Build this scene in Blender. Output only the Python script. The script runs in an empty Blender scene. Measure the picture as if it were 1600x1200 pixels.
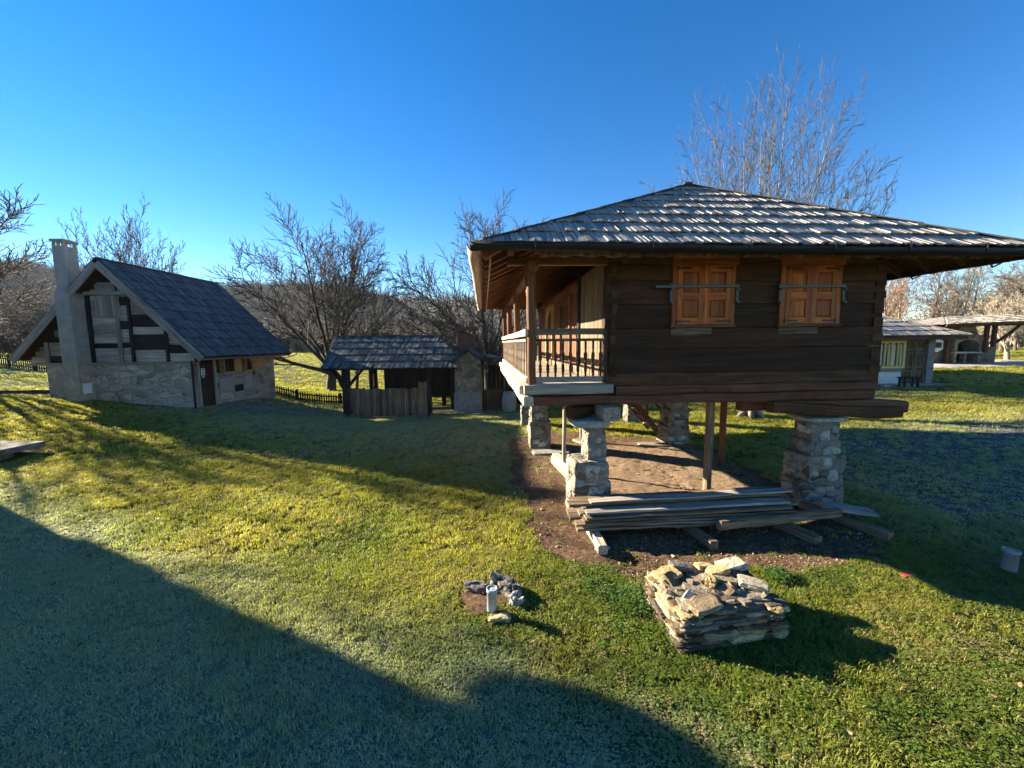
import bpy, math, random
import numpy as np
from mathutils import Vector, Matrix, noise
random.seed(7); RNG = np.random.default_rng(7)
R = math.radians
SC = bpy.context.scene
COL = SC.collection
rnd = random.random
def uni(a, b): return a + (b - a) * random.random()

# ------------------------------------------------------------------ tags and builders
def tag(o, label=None, cat=None, group=None, kind=None):
    if label: o['label'] = label
    if cat: o['category'] = cat
    if group: o['group'] = group
    if kind: o['kind'] = kind
    return o
def empty(name, loc=(0, 0, 0), rz=0, label=None, cat=None, group=None):
    o = bpy.data.objects.new(name, None); COL.objects.link(o)
    o.location = loc; o.rotation_euler = (0, 0, rz); o.empty_display_size = .2
    return tag(o, label, cat, group)
def copy_tree(o, parent=None):
    c = o.copy(); COL.objects.link(c)
    if parent is not None: c.parent = parent
    for ch in list(o.children): copy_tree(ch, c)
    return c

class MB:
    """collects boxes, beams, tubes and rocks, each piece with its own grain direction and random value"""
    def __init__(s): s.V = []; s.F = []; s.M = []; s.Q = []; s.G = []
    def add(s, vs, fs, m=0, r=None, ax=None, org=None):
        b = len(s.V); r = rnd() if r is None else r
        if ax is None: ax = (Vector((1, 0, 0)), Vector((0, 1, 0)), Vector((0, 0, 1)))
        off = Vector((uni(0, 40), uni(0, 40), uni(0, 40)))
        o = Vector(org) if org is not None else Vector(vs[0])
        for v in vs:
            d = Vector(v) - o
            s.V.append(tuple(v)); s.G.append((d.dot(ax[0]) + off.x, d.dot(ax[1]) + off.y, d.dot(ax[2]) + off.z))
        for f in fs:
            s.F.append(tuple(i + b for i in f)); s.M.append(m); s.Q.append(r)
    def beam(s, p0, p1, w, h, up=(0, 0, 1), m=0, n=1, wob=0., ch=.12, r=None, taper=1.):
        p0 = Vector(p0); p1 = Vector(p1); d = (p1 - p0); L = d.length; d.normalize()
        side = d.cross(Vector(up))
        if side.length < 1e-4: side = d.cross(Vector((0, 1, 0)))
        side.normalize(); u = side.cross(d)
        c = ch * min(w, h)
        a, b = w / 2, h / 2
        sec = [(-a + c, -b), (a - c, -b), (a, -b + c), (a, b - c), (a - c, b), (-a + c, b), (-a, b - c), (-a, -b + c)] if ch > 0 else [(-a, -b), (a, -b), (a, b), (-a, b)]
        k = len(sec); vs = []; fs = []
        for i in range(n + 1):
            t = i / n; q = p0 + d * (L * t); sc = 1 + (taper - 1) * t
            ox, oy = (uni(-wob, wob), uni(-wob, wob)) if wob else (0, 0)
            for (x, y) in sec:
                jx, jy = (uni(-wob, wob) * .4, uni(-wob, wob) * .4) if wob else (0, 0)
                vs.append(q + side * (x * sc + ox + jx) + u * (y * sc + oy + jy) + (d * uni(-wob, wob) * .6 if wob and i in (0, n) else Vector()))
        for i in range(n):
            for j in range(k):
                fs.append((i * k + j, i * k + (j + 1) % k, (i + 1) * k + (j + 1) % k, (i + 1) * k + j))
        fs.append(tuple(reversed(range(k)))); fs.append(tuple(n * k + j for j in range(k)))
        s.add(vs, fs, m, r, (d, side, u), p0)
    def box(s, c0, c1, m=0, j=0., ch=.08, r=None, n=1, wob=0.):
        x0, y0, z0 = c0; x1, y1, z1 = c1
        D = [abs(x1 - x0), abs(y1 - y0), abs(z1 - z0)]
        cx, cy, cz = (x0 + x1) / 2, (y0 + y1) / 2, (z0 + z1) / 2
        i = D.index(max(D))
        if i == 0: s.beam((x0, cy, cz), (x1, cy, cz), D[1], D[2], (0, 0, 1), m, n, wob or j, ch, r)
        elif i == 1: s.beam((cx, y0, cz), (cx, y1, cz), D[0], D[2], (0, 0, 1), m, n, wob or j, ch, r)
        else: s.beam((cx, cy, z0), (cx, cy, z1), D[0], D[1], (0, 1, 0), m, n, wob or j, ch, r)
    def tube(s, pts, rad, k=6, m=0, r=None, cap=True):
        pts = [Vector(p) for p in pts]; vs = []; fs = []
        if not hasattr(rad, '__len__'): rad = [rad] * len(pts)
        d0 = (pts[-1] - pts[0]).normalized(); ref = Vector((0, 0, 1)) if abs(d0.z) < .9 else Vector((1, 0, 0))
        for i, p in enumerate(pts):
            d = (pts[min(i + 1, len(pts) - 1)] - pts[max(i - 1, 0)]).normalized()
            a = d.cross(ref).normalized(); b = a.cross(d)
            for j in range(k):
                t = 2 * math.pi * j / k; vs.append(p + (a * math.cos(t) + b * math.sin(t)) * rad[i])
        for i in range(len(pts) - 1):
            for j in range(k): fs.append((i * k + j, i * k + (j + 1) % k, (i + 1) * k + (j + 1) % k, (i + 1) * k + j))
        if cap: fs.append(tuple(reversed(range(k)))); fs.append(tuple((len(pts) - 1) * k + j for j in range(k)))
        s.add(vs, fs, m, r, (d0, d0.cross(ref).normalized(), ref), pts[0])
    def rock(s, c, size, m=0, rot=None, boxy=.6, rough=.12, r=None, sub=3, seed=None):
        """a cube sphere pulled towards a box and chipped with noise"""
        sd = uni(0, 500) if seed is None else seed
        N = sub; vs = []; idx = {}; fs = []
        rotm = rot if rot is not None else Matrix.Identity(3)
        c = Vector(c)
        def vid(p):
            k = (round(p[0], 4), round(p[1], 4), round(p[2], 4))
            if k not in idx:
                q = Vector(p); sp = q.normalized()
                qq = sp.lerp(q, boxy)
                nn = noise.noise_vector(qq * 1.3 + Vector((sd, sd * .7, 3))) * rough * 1.6 + noise.noise_vector(qq * 3.1 + Vector((sd, 9, sd))) * rough * .7
                qq = qq + nn
                idx[k] = len(vs); vs.append(c + rotm @ Vector((qq.x * size[0] / 2, qq.y * size[1] / 2, qq.z * size[2] / 2)))
            return idx[k]
        for ax in range(3):
            for sg in (-1, 1):
                for i in range(N):
                    for j in range(N):
                        q = []
                        for (a, b) in ((i, j), (i + 1, j), (i + 1, j + 1), (i, j + 1)):
                            p = [0, 0, 0]; p[ax] = sg; p[(ax + 1) % 3] = -1 + 2 * a / N; p[(ax + 2) % 3] = -1 + 2 * b / N
                            q.append(vid(p))
                        fs.append(tuple(q if sg > 0 else q[::-1]))
        s.add(vs, fs, m, r, None, c)
    def prism(s, poly, base, ex, ey, ez, th, m=0, r=None):
        """flat outline poly in (ex, ey) from base, thickness th along ez"""
        base = Vector(base); ex = Vector(ex); ey = Vector(ey); ez = Vector(ez); n = len(poly)
        vs = [base + ex * x + ey * y for x, y in poly] + [base + ex * x + ey * y + ez * th for x, y in poly]
        fs = [tuple(range(n))[::-1], tuple(range(n, 2 * n))] + [(i, (i + 1) % n, n + (i + 1) % n, n + i) for i in range(n)]
        s.add(vs, fs, m, r, (ey, ex, ez), base)
    def build(s, name, mats, parent=None, smooth=False):
        me = bpy.data.meshes.new(name)
        me.from_pydata(s.V, [], s.F)
        if not isinstance(mats, (list, tuple)): mats = [mats]
        for m in mats: me.materials.append(m)
        me.polygons.foreach_set('material_index', np.array(s.M, dtype=np.int32))
        a = me.attributes.new('rnd', 'FLOAT', 'FACE'); a.data.foreach_set('value', np.array(s.Q, dtype=np.float32))
        a = me.attributes.new('gc', 'FLOAT_VECTOR', 'POINT'); a.data.foreach_set('vector', np.array(s.G, dtype=np.float32).ravel())
        if smooth: me.polygons.foreach_set('use_smooth', [True] * len(me.polygons))
        me.update()
        o = bpy.data.objects.new(name, me); COL.objects.link(o)
        if parent is not None: o.parent = parent
        return o

# ------------------------------------------------------------------ materials
def newmat(name):
    m = bpy.data.materials.new(name); m.use_nodes = True
    nt = m.node_tree; b = nt.nodes['Principled BSDF']
    b.inputs['Roughness'].default_value = .8
    b.inputs['Specular IOR Level'].default_value = .25
    return m, nt, b
def nd(nt, t, **kw):
    n = nt.nodes.new(t)
    for k, v in kw.items():
        if k in n.inputs: n.inputs[k].default_value = v
        else: setattr(n, k, v)
    return n
def attr(nt, name, typ='GEOMETRY'):
    n = nt.nodes.new('ShaderNodeAttribute'); n.attribute_name = name; n.attribute_type = typ; return n
def ramp(nt, fac, stops):
    n = nt.nodes.new('ShaderNodeValToRGB'); e = n.color_ramp.elements
    while len(e) < len(stops): e.new(.5)
    for el, (p, c) in zip(e, stops):
        el.position = p; el.color = (*c, 1) if len(c) == 3 else c
    nt.links.new(fac, n.inputs[0]); return n.outputs[0]
def mixc(nt, fac, a, b, mode='MIX'):
    n = nt.nodes.new('ShaderNodeMix'); n.data_type = 'RGBA'; n.blend_type = mode
    for sock, v in ((n.inputs[0], fac), (n.inputs[6], a), (n.inputs[7], b)):
        if hasattr(v, 'links'): nt.links.new(v, sock)
        elif isinstance(v, (int, float)): sock.default_value = v
        else: sock.default_value = (*v, 1)
    return n.outputs[2]
def mth(nt, op, a, b=None, c=None, clamp=False):
    n = nt.nodes.new('ShaderNodeMath'); n.operation = op; n.use_clamp = clamp
    for i, v in enumerate((a, b, c)):
        if v is None: continue
        if hasattr(v, 'links'): nt.links.new(v, n.inputs[i])
        else: n.inputs[i].default_value = v
    return n.outputs[0]
def mapr(nt, v, a, b, c, d):
    n = nt.nodes.new('ShaderNodeMapRange'); nt.links.new(v, n.inputs[0])
    for i, x in enumerate((a, b, c, d)): n.inputs[i + 1].default_value = x
    return n.outputs[0]
def noi(nt, vec, scale, detail=4, rough=.6, dist=0., sv=None):
    if sv is not None:
        mp = nt.nodes.new('ShaderNodeMapping'); mp.inputs['Scale'].default_value = sv
        nt.links.new(vec, mp.inputs[0]); vec = mp.outputs[0]
    n = nt.nodes.new('ShaderNodeTexNoise'); n.inputs['Scale'].default_value = scale
    n.inputs['Detail'].default_value = detail; n.inputs['Roughness'].default_value = rough; n.inputs['Distortion'].default_value = dist
    nt.links.new(vec, n.inputs['Vector']); return n.outputs[0]
def bump(nt, b, h, strength=.5, dist=.02):
    n = nt.nodes.new('ShaderNodeBump'); n.inputs['Strength'].default_value = strength; n.inputs['Distance'].default_value = dist
    nt.links.new(h, n.inputs['Height']); nt.links.new(n.outputs[0], b.inputs['Normal'])

def wood(name, c_dark, c_mid, c_light, var=.5, rough=.75, stain=None, stain_amt=.5, scale=1., spec=.25, crack=.7):
    m, nt, b = newmat(name)
    gc = attr(nt, 'gc').outputs['Vector']; rv = attr(nt, 'rnd').outputs['Fac']
    g1 = noi(nt, gc, 1.0 * scale, 6, .65, .6, (1.0, 16, 16))
    g2 = noi(nt, gc, 1.0 * scale, 3, .6, .3, (4.0, 90, 90))
    g = mth(nt, 'ADD', mth(nt, 'MULTIPLY', g1, .7), mth(nt, 'MULTIPLY', g2, .3))
    col = ramp(nt, g, [(.30, c_dark), (.5, c_mid), (.68, c_light)])
    big = noi(nt, gc, 1.6, 4, .6, .2, (1, 2.2, 2.2))
    if stain is not None:
        col = mixc(nt, mth(nt, 'MULTIPLY', mapr(nt, big, .42, .66, 0, 1), stain_amt), col, stain)
    val = mapr(nt, rv, 0, 1, 1 - var, 1 + var)
    col = mixc(nt, 1., col, _grey(nt, val), 'MULTIPLY')
    ck = mapr(nt, noi(nt, gc, 1.0, 3, .55, .25, (.8, 26, 26)), .60, .66, 0, 1)
    kn = mapr(nt, noi(nt, gc, 1.0, 2, .5, .0, (5, 9, 9)), .70, .76, 0, 1)
    ck = mth(nt, 'MAXIMUM', mth(nt, 'MULTIPLY', ck, crack), mth(nt, 'MULTIPLY', kn, crack * .7))
    col = mixc(nt, ck, col, [x * .3 for x in c_dark])
    nt.links.new(col, b.inputs['Base Color'])
    b.inputs['Roughness'].default_value = rough; b.inputs['Specular IOR Level'].default_value = spec
    bump(nt, b, mth(nt, 'SUBTRACT', g, mth(nt, 'MULTIPLY', ck, .6)), .7, .014)
    return m
def _grey(nt, v):
    n = nt.nodes.new('ShaderNodeCombineColor')
    for i in range(3): nt.links.new(v, n.inputs[i])
    return n.outputs[0]
def masonry(name, cols, mortar, scale=3., sz=1.5, bstr=.8, edge=.06):
    m, nt, b = newmat(name)
    tc = nt.nodes.new('ShaderNodeTexCoord'); P = tc.outputs['Object']
    wob = nt.nodes.new('ShaderNodeTexNoise'); wob.inputs['Scale'].default_value = 2.5; nt.links.new(P, wob.inputs['Vector'])
    add = nt.nodes.new('ShaderNodeVectorMath'); add.operation = 'MULTIPLY_ADD'
    nt.links.new(wob.outputs['Color'], add.inputs[0]); add.inputs[1].default_value = (.22, .22, .22); nt.links.new(P, add.inputs[2])
    mp = nt.nodes.new('ShaderNodeMapping'); mp.inputs['Scale'].default_value = (1, 1, sz); nt.links.new(add.outputs[0], mp.inputs[0])
    vo = nt.nodes.new('ShaderNodeTexVoronoi'); vo.inputs['Scale'].default_value = scale; nt.links.new(mp.outputs[0], vo.inputs['Vector'])
    ve = nt.nodes.new('ShaderNodeTexVoronoi'); ve.feature = 'DISTANCE_TO_EDGE'; ve.inputs['Scale'].default_value = scale; nt.links.new(mp.outputs[0], ve.inputs['Vector'])
    sp = nt.nodes.new('ShaderNodeSeparateColor'); nt.links.new(vo.outputs['Color'], sp.inputs[0])
    stone = ramp(nt, sp.outputs[0], [(i / (len(cols) - 1), c) for i, c in enumerate(cols)])
    fine = noi(nt, P, 14, 6, .7)
    stone = mixc(nt, 1, stone, ramp(nt, fine, [(.3, (.55, .55, .55)), (.7, (1.25, 1.2, 1.15))]), 'MULTIPLY')
    ed = mapr(nt, ve.outputs['Distance'], edge * .3, edge, 0, 1)
    col = mixc(nt, ed, mixc(nt, fine, mortar, [c * .6 for c in mortar]), stone)
    dirt = noi(nt, P, .9, 5, .6)
    col = mixc(nt, mth(nt, 'MULTIPLY', mapr(nt, dirt, .5, .75, 0, 1), .45), col, (.10, .085, .06))
    nt.links.new(col, b.inputs['Base Color']); b.inputs['Roughness'].default_value = .9
    h = mth(nt, 'ADD', mth(nt, 'MULTIPLY', mapr(nt, ve.outputs['Distance'], 0, edge * 2.2, 0, 1), .8), mth(nt, 'MULTIPLY', fine, .5))
    bump(nt, b, h, bstr, .05)
    return m
def rocky(name, cols, spot=None, scale=6., lichen=None, var=.4, bstr=.7):
    m, nt, b = newmat(name)
    P = attr(nt, 'gc').outputs['Vector']; rv = attr(nt, 'rnd').outputs['Fac']
    n1 = noi(nt, P, scale, 7, .7, .4); n2 = noi(nt, P, scale * 4, 5, .7)
    col = ramp(nt, mth(nt, 'ADD', mth(nt, 'MULTIPLY', n1, .75), mth(nt, 'MULTIPLY', rv, .3)), [(.28 + .5 * i / (len(cols) - 1), c) for i, c in enumerate(cols)])
    col = mixc(nt, 1, col, ramp(nt, n2, [(.3, (.6, .6, .6)), (.7, (1.25, 1.25, 1.25))]), 'MULTIPLY')
    if lichen:
        n3 = noi(nt, P, scale * 1.4, 5, .65)
        col = mixc(nt, mapr(nt, n3, .56, .64, 0, .8), col, lichen)
    col = mixc(nt, 1., col, _grey(nt, mapr(nt, rv, 0, 1, 1 - var, 1 + var)), 'MULTIPLY')
    nt.links.new(col, b.inputs['Base Color']); b.inputs['Roughness'].default_value = .9
    bump(nt, b, mth(nt, 'ADD', n1, mth(nt, 'MULTIPLY', n2, .5)), bstr, .03)
    return m
def plain(name, c, rough=.6, metal=0., spec=.4, var=.15, scale=9.):
    m, nt, b = newmat(name)
    tc = nt.nodes.new('ShaderNodeTexCoord')
    n1 = noi(nt, tc.outputs['Object'], scale, 6, .65)
    col = ramp(nt, n1, [(.3, [x * (1 - var) for x in c]), (.7, [min(1, x * (1 + var)) for x in c])])
    nt.links.new(col, b.inputs['Base Color'])
    b.inputs['Roughness'].default_value = rough; b.inputs['Metallic'].default_value = metal; b.inputs['Specular IOR Level'].default_value = spec
    bump(nt, b, n1, .25, .01)
    return m

M = {}
M['wood_grey'] = wood('weathered_grey_wood', (.11, .092, .072), (.28, .245, .20), (.46, .41, .34), .3, .85)
M['wood_plank'] = wood('rough_weathered_plank', (.05, .033, .019), (.155, .108, .066), (.31, .24, .16), .5, .85, crack=.8)
M['wood_silver'] = wood('silvered_barn_board', (.15, .125, .095), (.37, .32, .255), (.56, .50, .41), .3, .85)
M['wood_pale'] = wood('pale_weathered_wood', (.20, .16, .11), (.42, .35, .26), (.60, .52, .40), .22, .8)
M['wood_black'] = wood('blackened_wood', (.008, .007, .006), (.02, .017, .014), (.05, .042, .034), .4, .8)
M['wood_log'] = wood('dark_hewn_log', (.013, .006, .0022), (.048, .022, .0085), (.11, .058, .025), .55, .75, (.10, .034, .012), .55, crack=.4)
M['wood_red'] = wood('reddish_sill_wood', (.04, .012, .006), (.105, .034, .016), (.18, .075, .038), .3, .7, (.16, .11, .07), .3)
M['wood_brown'] = wood('red_brown_wood', (.07, .026, .010), (.17, .066, .024), (.28, .12, .045), .3, .6)
M['wood_door'] = wood('dark_brown_boards', (.03, .014, .007), (.075, .036, .018), (.13, .068, .034), .3, .6)
M['wood_orange'] = wood('varnished_pine', (.13, .024, .002), (.36, .080, .007), (.56, .20, .032), .38, .5, spec=.3, scale=.9, crack=.35)
M['wood_larch'] = wood('fresh_larch', (.27, .125, .04), (.48, .25, .085), (.62, .36, .14), .2, .6)
M['wood_honey'] = wood('honey_wood', (.24, .14, .055), (.46, .29, .13), (.60, .42, .21), .2, .6)
M['shingle'] = wood('silver_wood_shingle', (.10, .088, .075), (.26, .232, .20), (.41, .375, .325), .32, .55, spec=.45)
M['shingle_dark'] = wood('slate_grey_wood_shingle', (.038, .038, .038), (.088, .088, .088), (.17, .17, .168), .5, .7, spec=.3)
M['shingle_moss'] = wood('lichen_flecked_shingle', (.028, .030, .030), (.065, .068, .070), (.12, .125, .125), .5, .8, (.20, .21, .17), .6, spec=.15)
M['gutter'] = wood('dark_gutter_log', (.007, .006, .005), (.018, .014, .011), (.04, .032, .025), .3, .6)
M['shingle_cap'] = wood('dark_hip_board', (.03, .027, .024), (.08, .072, .064), (.15, .14, .125), .4, .7)
M['gutter_sunlit'] = wood('sunlit_gutter_log', (.2, .17, .13), (.42, .37, .30), (.62, .57, .48), .15, .75)  # left eave's sunlit tone put into the colour, paler than the other gutters
M['iron'] = plain('wrought_iron', (.045, .05, .05), .5, .6)
M['iron_green'] = plain('grey_green_iron', (.075, .095, .088), .5, .3)
M['stone_wall'] = masonry('limestone_masonry', [(.27, .23, .165), (.46, .40, .31), (.58, .52, .42), (.40, .34, .26)], (.52, .46, .36), 2.6, 1.7, .9)
M['stone_beige'] = masonry('beige_chimney_stone', [(.36, .31, .22), (.48, .41, .30), (.54, .47, .35)], (.48, .42, .32), 3.2, 1.5, .5)
M['pier_rubble'] = masonry('mortared_rubble', [(.10, .09, .073), (.22, .195, .155), (.34, .305, .25), (.18, .16, .13)], (.31, .28, .225), 4.2, 1.5, 1.0, .09)
M['stone_dark'] = masonry('grey_masonry', [(.10, .09, .08), (.2, .18, .16), (.27, .25, .21)], (.22, .2, .17), 3.2, 1.6)
M['stone_round'] = masonry('fieldstone_masonry', [(.17, .14, .10), (.30, .26, .19), (.36, .32, .25)], (.24, .21, .16), 4.2, 1.1)
M['pier'] = rocky('pier_stone', [(.11, .10, .085), (.23, .21, .185), (.34, .32, .28), (.42, .40, .35)], scale=3.5, lichen=(.17, .17, .14), var=.28)
M['pier_cap'] = rocky('pier_cap_stone', [(.22, .20, .17), (.34, .32, .28), (.42, .40, .36)], scale=4, var=.15)
M['mortar'] = plain('lime_mortar', (.27, .25, .22), .95, var=.3, scale=12)
M['slab'] = rocky('pile_slab_stone', [(.06, .042, .024), (.16, .115, .062), (.28, .21, .12), (.40, .32, .20)], scale=5, lichen=(.16, .145, .12), var=.42)
M['slab_ochre'] = rocky('ochre_slab_stone', [(.28, .195, .08), (.42, .305, .14), (.52, .41, .22)], scale=6, var=.15)
M['slab_pale'] = rocky('lichened_pale_slab', [(.22, .185, .12), (.36, .315, .225), (.47, .425, .33)], scale=7, lichen=(.13, .12, .10), var=.2)
M['slab_grey'] = rocky('grey_slab_stone', [(.07, .058, .045), (.15, .125, .095), (.24, .205, .16)], scale=6, var=.3)
M['rock_grey'] = rocky('grey_boulder', [(.06, .055, .05), (.17, .155, .14), (.30, .28, .25)], scale=4, lichen=(.32, .30, .27), var=.2)
M['rock_dark'] = rocky('dark_boulder', [(.03, .027, .024), (.075, .068, .06), (.13, .12, .105)], scale=4, var=.2)
M['plaster'] = plain('grey_lime_plaster', (.31, .295, .25), .92, var=.25, scale=3)
M['plaster_low'] = plain('rough_base_plaster', (.22, .21, .19), .95, var=.35, scale=5)
M['whitewash'] = plain('whitewashed_plaster', (.66, .66, .64), .85, var=.15, scale=3)
M['brick'] = masonry('old_brickwork', [(.15, .06, .04), (.22, .10, .07), (.18, .09, .06)], (.2, .17, .14), 6, 2.6)
M['yellow'] = plain('yellow_paint', (.62, .50, .13), .5, var=.1)
M['pvc'] = plain('grey_pvc', (.33, .38, .42), .38, var=.08, scale=5, spec=.5)
M['pvc_dull'] = plain('dull_grey_pvc', (.26, .27, .28), .5, var=.12)
M['white'] = plain('white_enamel', (.78, .78, .75), .5, var=.06)
M['black'] = plain('black_paint', (.012, .012, .013), .6)
M['red'] = plain('red_plastic', (.42, .05, .04), .45)
M['glass'] = plain('dark_window_glass', (.02, .022, .025), .12, 0, .6)
M['curtain'] = plain('pale_curtain', (.55, .55, .53), .9)
M['concrete'] = plain('worn_concrete', (.36, .34, .31), .95, var=.3, scale=4)
M['path'] = plain('trodden_path', (.17, .165, .14), .95, var=.4, scale=4)
M['dark_void'] = plain('dark_interior', (.02, .018, .015), .95)  # near-black stand-in for the darkness inside attic, room and fireplace

# ------------------------------------------------------------------ terrain
CP = np.array([(0,0,0),(0,4,0),(3,3,0),(1,7,0),(5,7,0),(3,11,0),(1,12,0),(-3,5,0),(-6,5,.05),(-9,7,.10),(-5,9,.10),(-10,12,.33),
 (-12.5,15.5,.44),(-17.9,15.4,.95),(-15,15.3,.7),(-12.5,20.9,.06),(-18,21,.85),(-11,9.5,.22),(-14,10,.4),(-20,16.2,.97),(-24,18,1.0),(-31,25,1.35),
 (-36,33,2.0),(-7.6,18,-.37),(-3.9,18,-.4),(-2,18.3,-.3),(0,18,-.22),(-5,14,-.05),(-11.5,22,-.42),(-9.5,22,-.46),(-15,30,-.3),(-20,45,.6),
 (-34,60,1.7),(-10,60,1.2),(0,30,-.3),(6,20,.1),(8.8,14.3,.05),(10,10,0),(12,11,.1),(15,11.4,.25),(8,6,0),(12,4,0),(6,2,0),(18,18.5,.76),
 (19.5,18.5,.8),(17,22,.9),(22,18,.85),(26,24,1.25),(29,24,1.28),(40,30,1.35),(63,50,1.5),(75,60,2.2),(20,40,1.2),(0,60,.8),(-20,0,.3),(20,0,.1),(0,-20,0),(30,8,.6)], float)
def _phi(r): return np.sqrt(r * r + 4.0)
_D = np.sqrt(((CP[:, None, :2] - CP[None, :, :2]) ** 2).sum(-1))
_n = len(CP); _A = np.zeros((_n + 1, _n + 1)); _A[:_n, :_n] = _phi(_D) - .02 * np.eye(_n); _A[:_n, _n] = 1; _A[_n, :_n] = 1
_W = np.linalg.solve(_A, np.r_[CP[:, 2], 0])
def gh(x, y):
    x = np.atleast_1d(np.asarray(x, float)); y = np.atleast_1d(np.asarray(y, float))
    rr = np.sqrt(x * x + y * y); k = np.minimum(1, 75 / np.maximum(rr, 1e-6)); xx = x * k; yy = y * k
    out = np.empty(x.size); xf = xx.ravel(); yf = yy.ravel()
    for i in range(0, x.size, 20000):
        d = np.sqrt((xf[i:i + 20000, None] - CP[None, :, 0]) ** 2 + (yf[i:i + 20000, None] - CP[None, :, 1]) ** 2)
        out[i:i + 20000] = _phi(d) @ _W[:_n] + _W[_n]
    out = out.reshape(x.shape)
    bumpy = .025 * np.sin(x * 1.3 + 1.1 * np.sin(y * .9)) * np.sin(y * 1.1 + .7 * np.sin(x * .8)) + .012 * np.sin(x * 3.1 + y * 1.7) * np.sin(y * 2.9 - x)
    return out + bumpy * np.clip(60 / np.maximum(rr, 60), 0, 1)
def g1(x, y): return float(gh(x, y)[0])

SUN_AZ = R(25.2); SUN_EL = R(19.7)
SDIR = np.array([math.cos(SUN_AZ), -math.sin(SUN_AZ)])   # the way shadows fall on the ground
DIRT = [(-.15,11.6),(-.05,8.5),(.22,6.5),(.36,5.45),(.6,4.95),(1.2,4.68),(1.6,4.5),(2.66,4.66),(3.46,4.62),(4.3,4.74),(4.85,4.72),(5.1,5.5),(5.6,6.6),(5.3,7.6),(5.35,10.4),(4.7,11.3),(2.8,12.2),(1.1,12.6)]
GRAVEL = [(7.6,9.2),(9.4,11.4),(12,11.5),(15.5,11.7),(22,12.5),(22,7.5),(12,6.2),(8.2,5.6),(7.2,6.3),(7.0,7.9)]
def poly_dist(px, py, poly):
    """signed distance, positive inside"""
    P = np.array(poly); n = len(P); px = np.asarray(px, float); py = np.asarray(py, float)
    best = np.full(px.shape, 1e9); ins = np.zeros(px.shape, bool)
    for i in range(n):
        a = P[i]; b = P[(i + 1) % n]; e = b - a
        t = np.clip(((px - a[0]) * e[0] + (py - a[1]) * e[1]) / (e @ e), 0, 1)
        best = np.minimum(best, np.hypot(px - a[0] - t * e[0], py - a[1] - t * e[1]))
        c = ((a[1] > py) != (b[1] > py)) & (px < (b[0] - a[0]) * (py - a[1]) / (b[1] - a[1] + 1e-12) + a[0]); ins ^= c
    return np.where(ins, best, -best)
def vn(x, y, s, seed=0):
    """cheap smooth value noise in 0..1"""
    x = np.asarray(x) * s + seed * 17.3; y = np.asarray(y) * s - seed * 9.1
    xi = np.floor(x); yi = np.floor(y); fx = x - xi; fy = y - yi
    fx = fx * fx * (3 - 2 * fx); fy = fy * fy * (3 - 2 * fy)
    def h(a, b): q = np.sin(a * 127.1 + b * 311.7 + seed) * 43758.5453; return q - np.floor(q)
    return (h(xi, yi) * (1 - fx) + h(xi + 1, yi) * fx) * (1 - fy) + (h(xi, yi + 1) * (1 - fx) + h(xi + 1, yi + 1) * fx) * fy
def fbm(x, y, s, seed=0): return .55 * vn(x, y, s, seed) + .3 * vn(x, y, s * 2.3, seed + 1) + .15 * vn(x, y, s * 5.1, seed + 2)
EDGE0 = np.array([-11.6, 8.05]); EPERP = np.array([math.sin(SUN_AZ), math.cos(SUN_AZ)])  # left of the shadow edge
def frost_at(x, y):
    """frost lies where the sun has not reached yet this morning, and just beyond"""
    d = (x - EDGE0[0]) * EPERP[0] + (y - EDGE0[1]) * EPERP[1]
    n = fbm(x, y, 1.1, 3)
    f = np.clip((.75 - d) / 1.0 + (n - .5) * 1.1, 0, 1) * np.clip(1.15 - .22 * np.maximum(x + .3, 0) / 1.0, 0, 1) * np.clip((3.6 - x) / 3, 0, 1)
    hs = np.clip(((y - 12.3 + .45 * (x + 12)) / 3) + (n - .5), 0, 1) * (x < 1) * np.clip((y < 21), 0, 1) * (x > -14) * .55
    lf = ((x < -1.12 * y) & (y > 15.5) & (y < 40)) * np.clip(fbm(x, y, .35, 9) * 2.2 - .6, 0, 1) * .8
    rt = np.clip(poly_dist(x, y, GRAVEL) / 1.8 + 1.0 + (n - .5) * .8, 0, 1) * .75
    rb = (x > 12) * (y > 12) * (y < 20) * np.clip(fbm(x, y, .5, 5) * 1.8 - .6, 0, 1) * .5
    return np.clip(np.maximum.reduce([f, hs, lf, rt, rb]), 0, 1)

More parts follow.
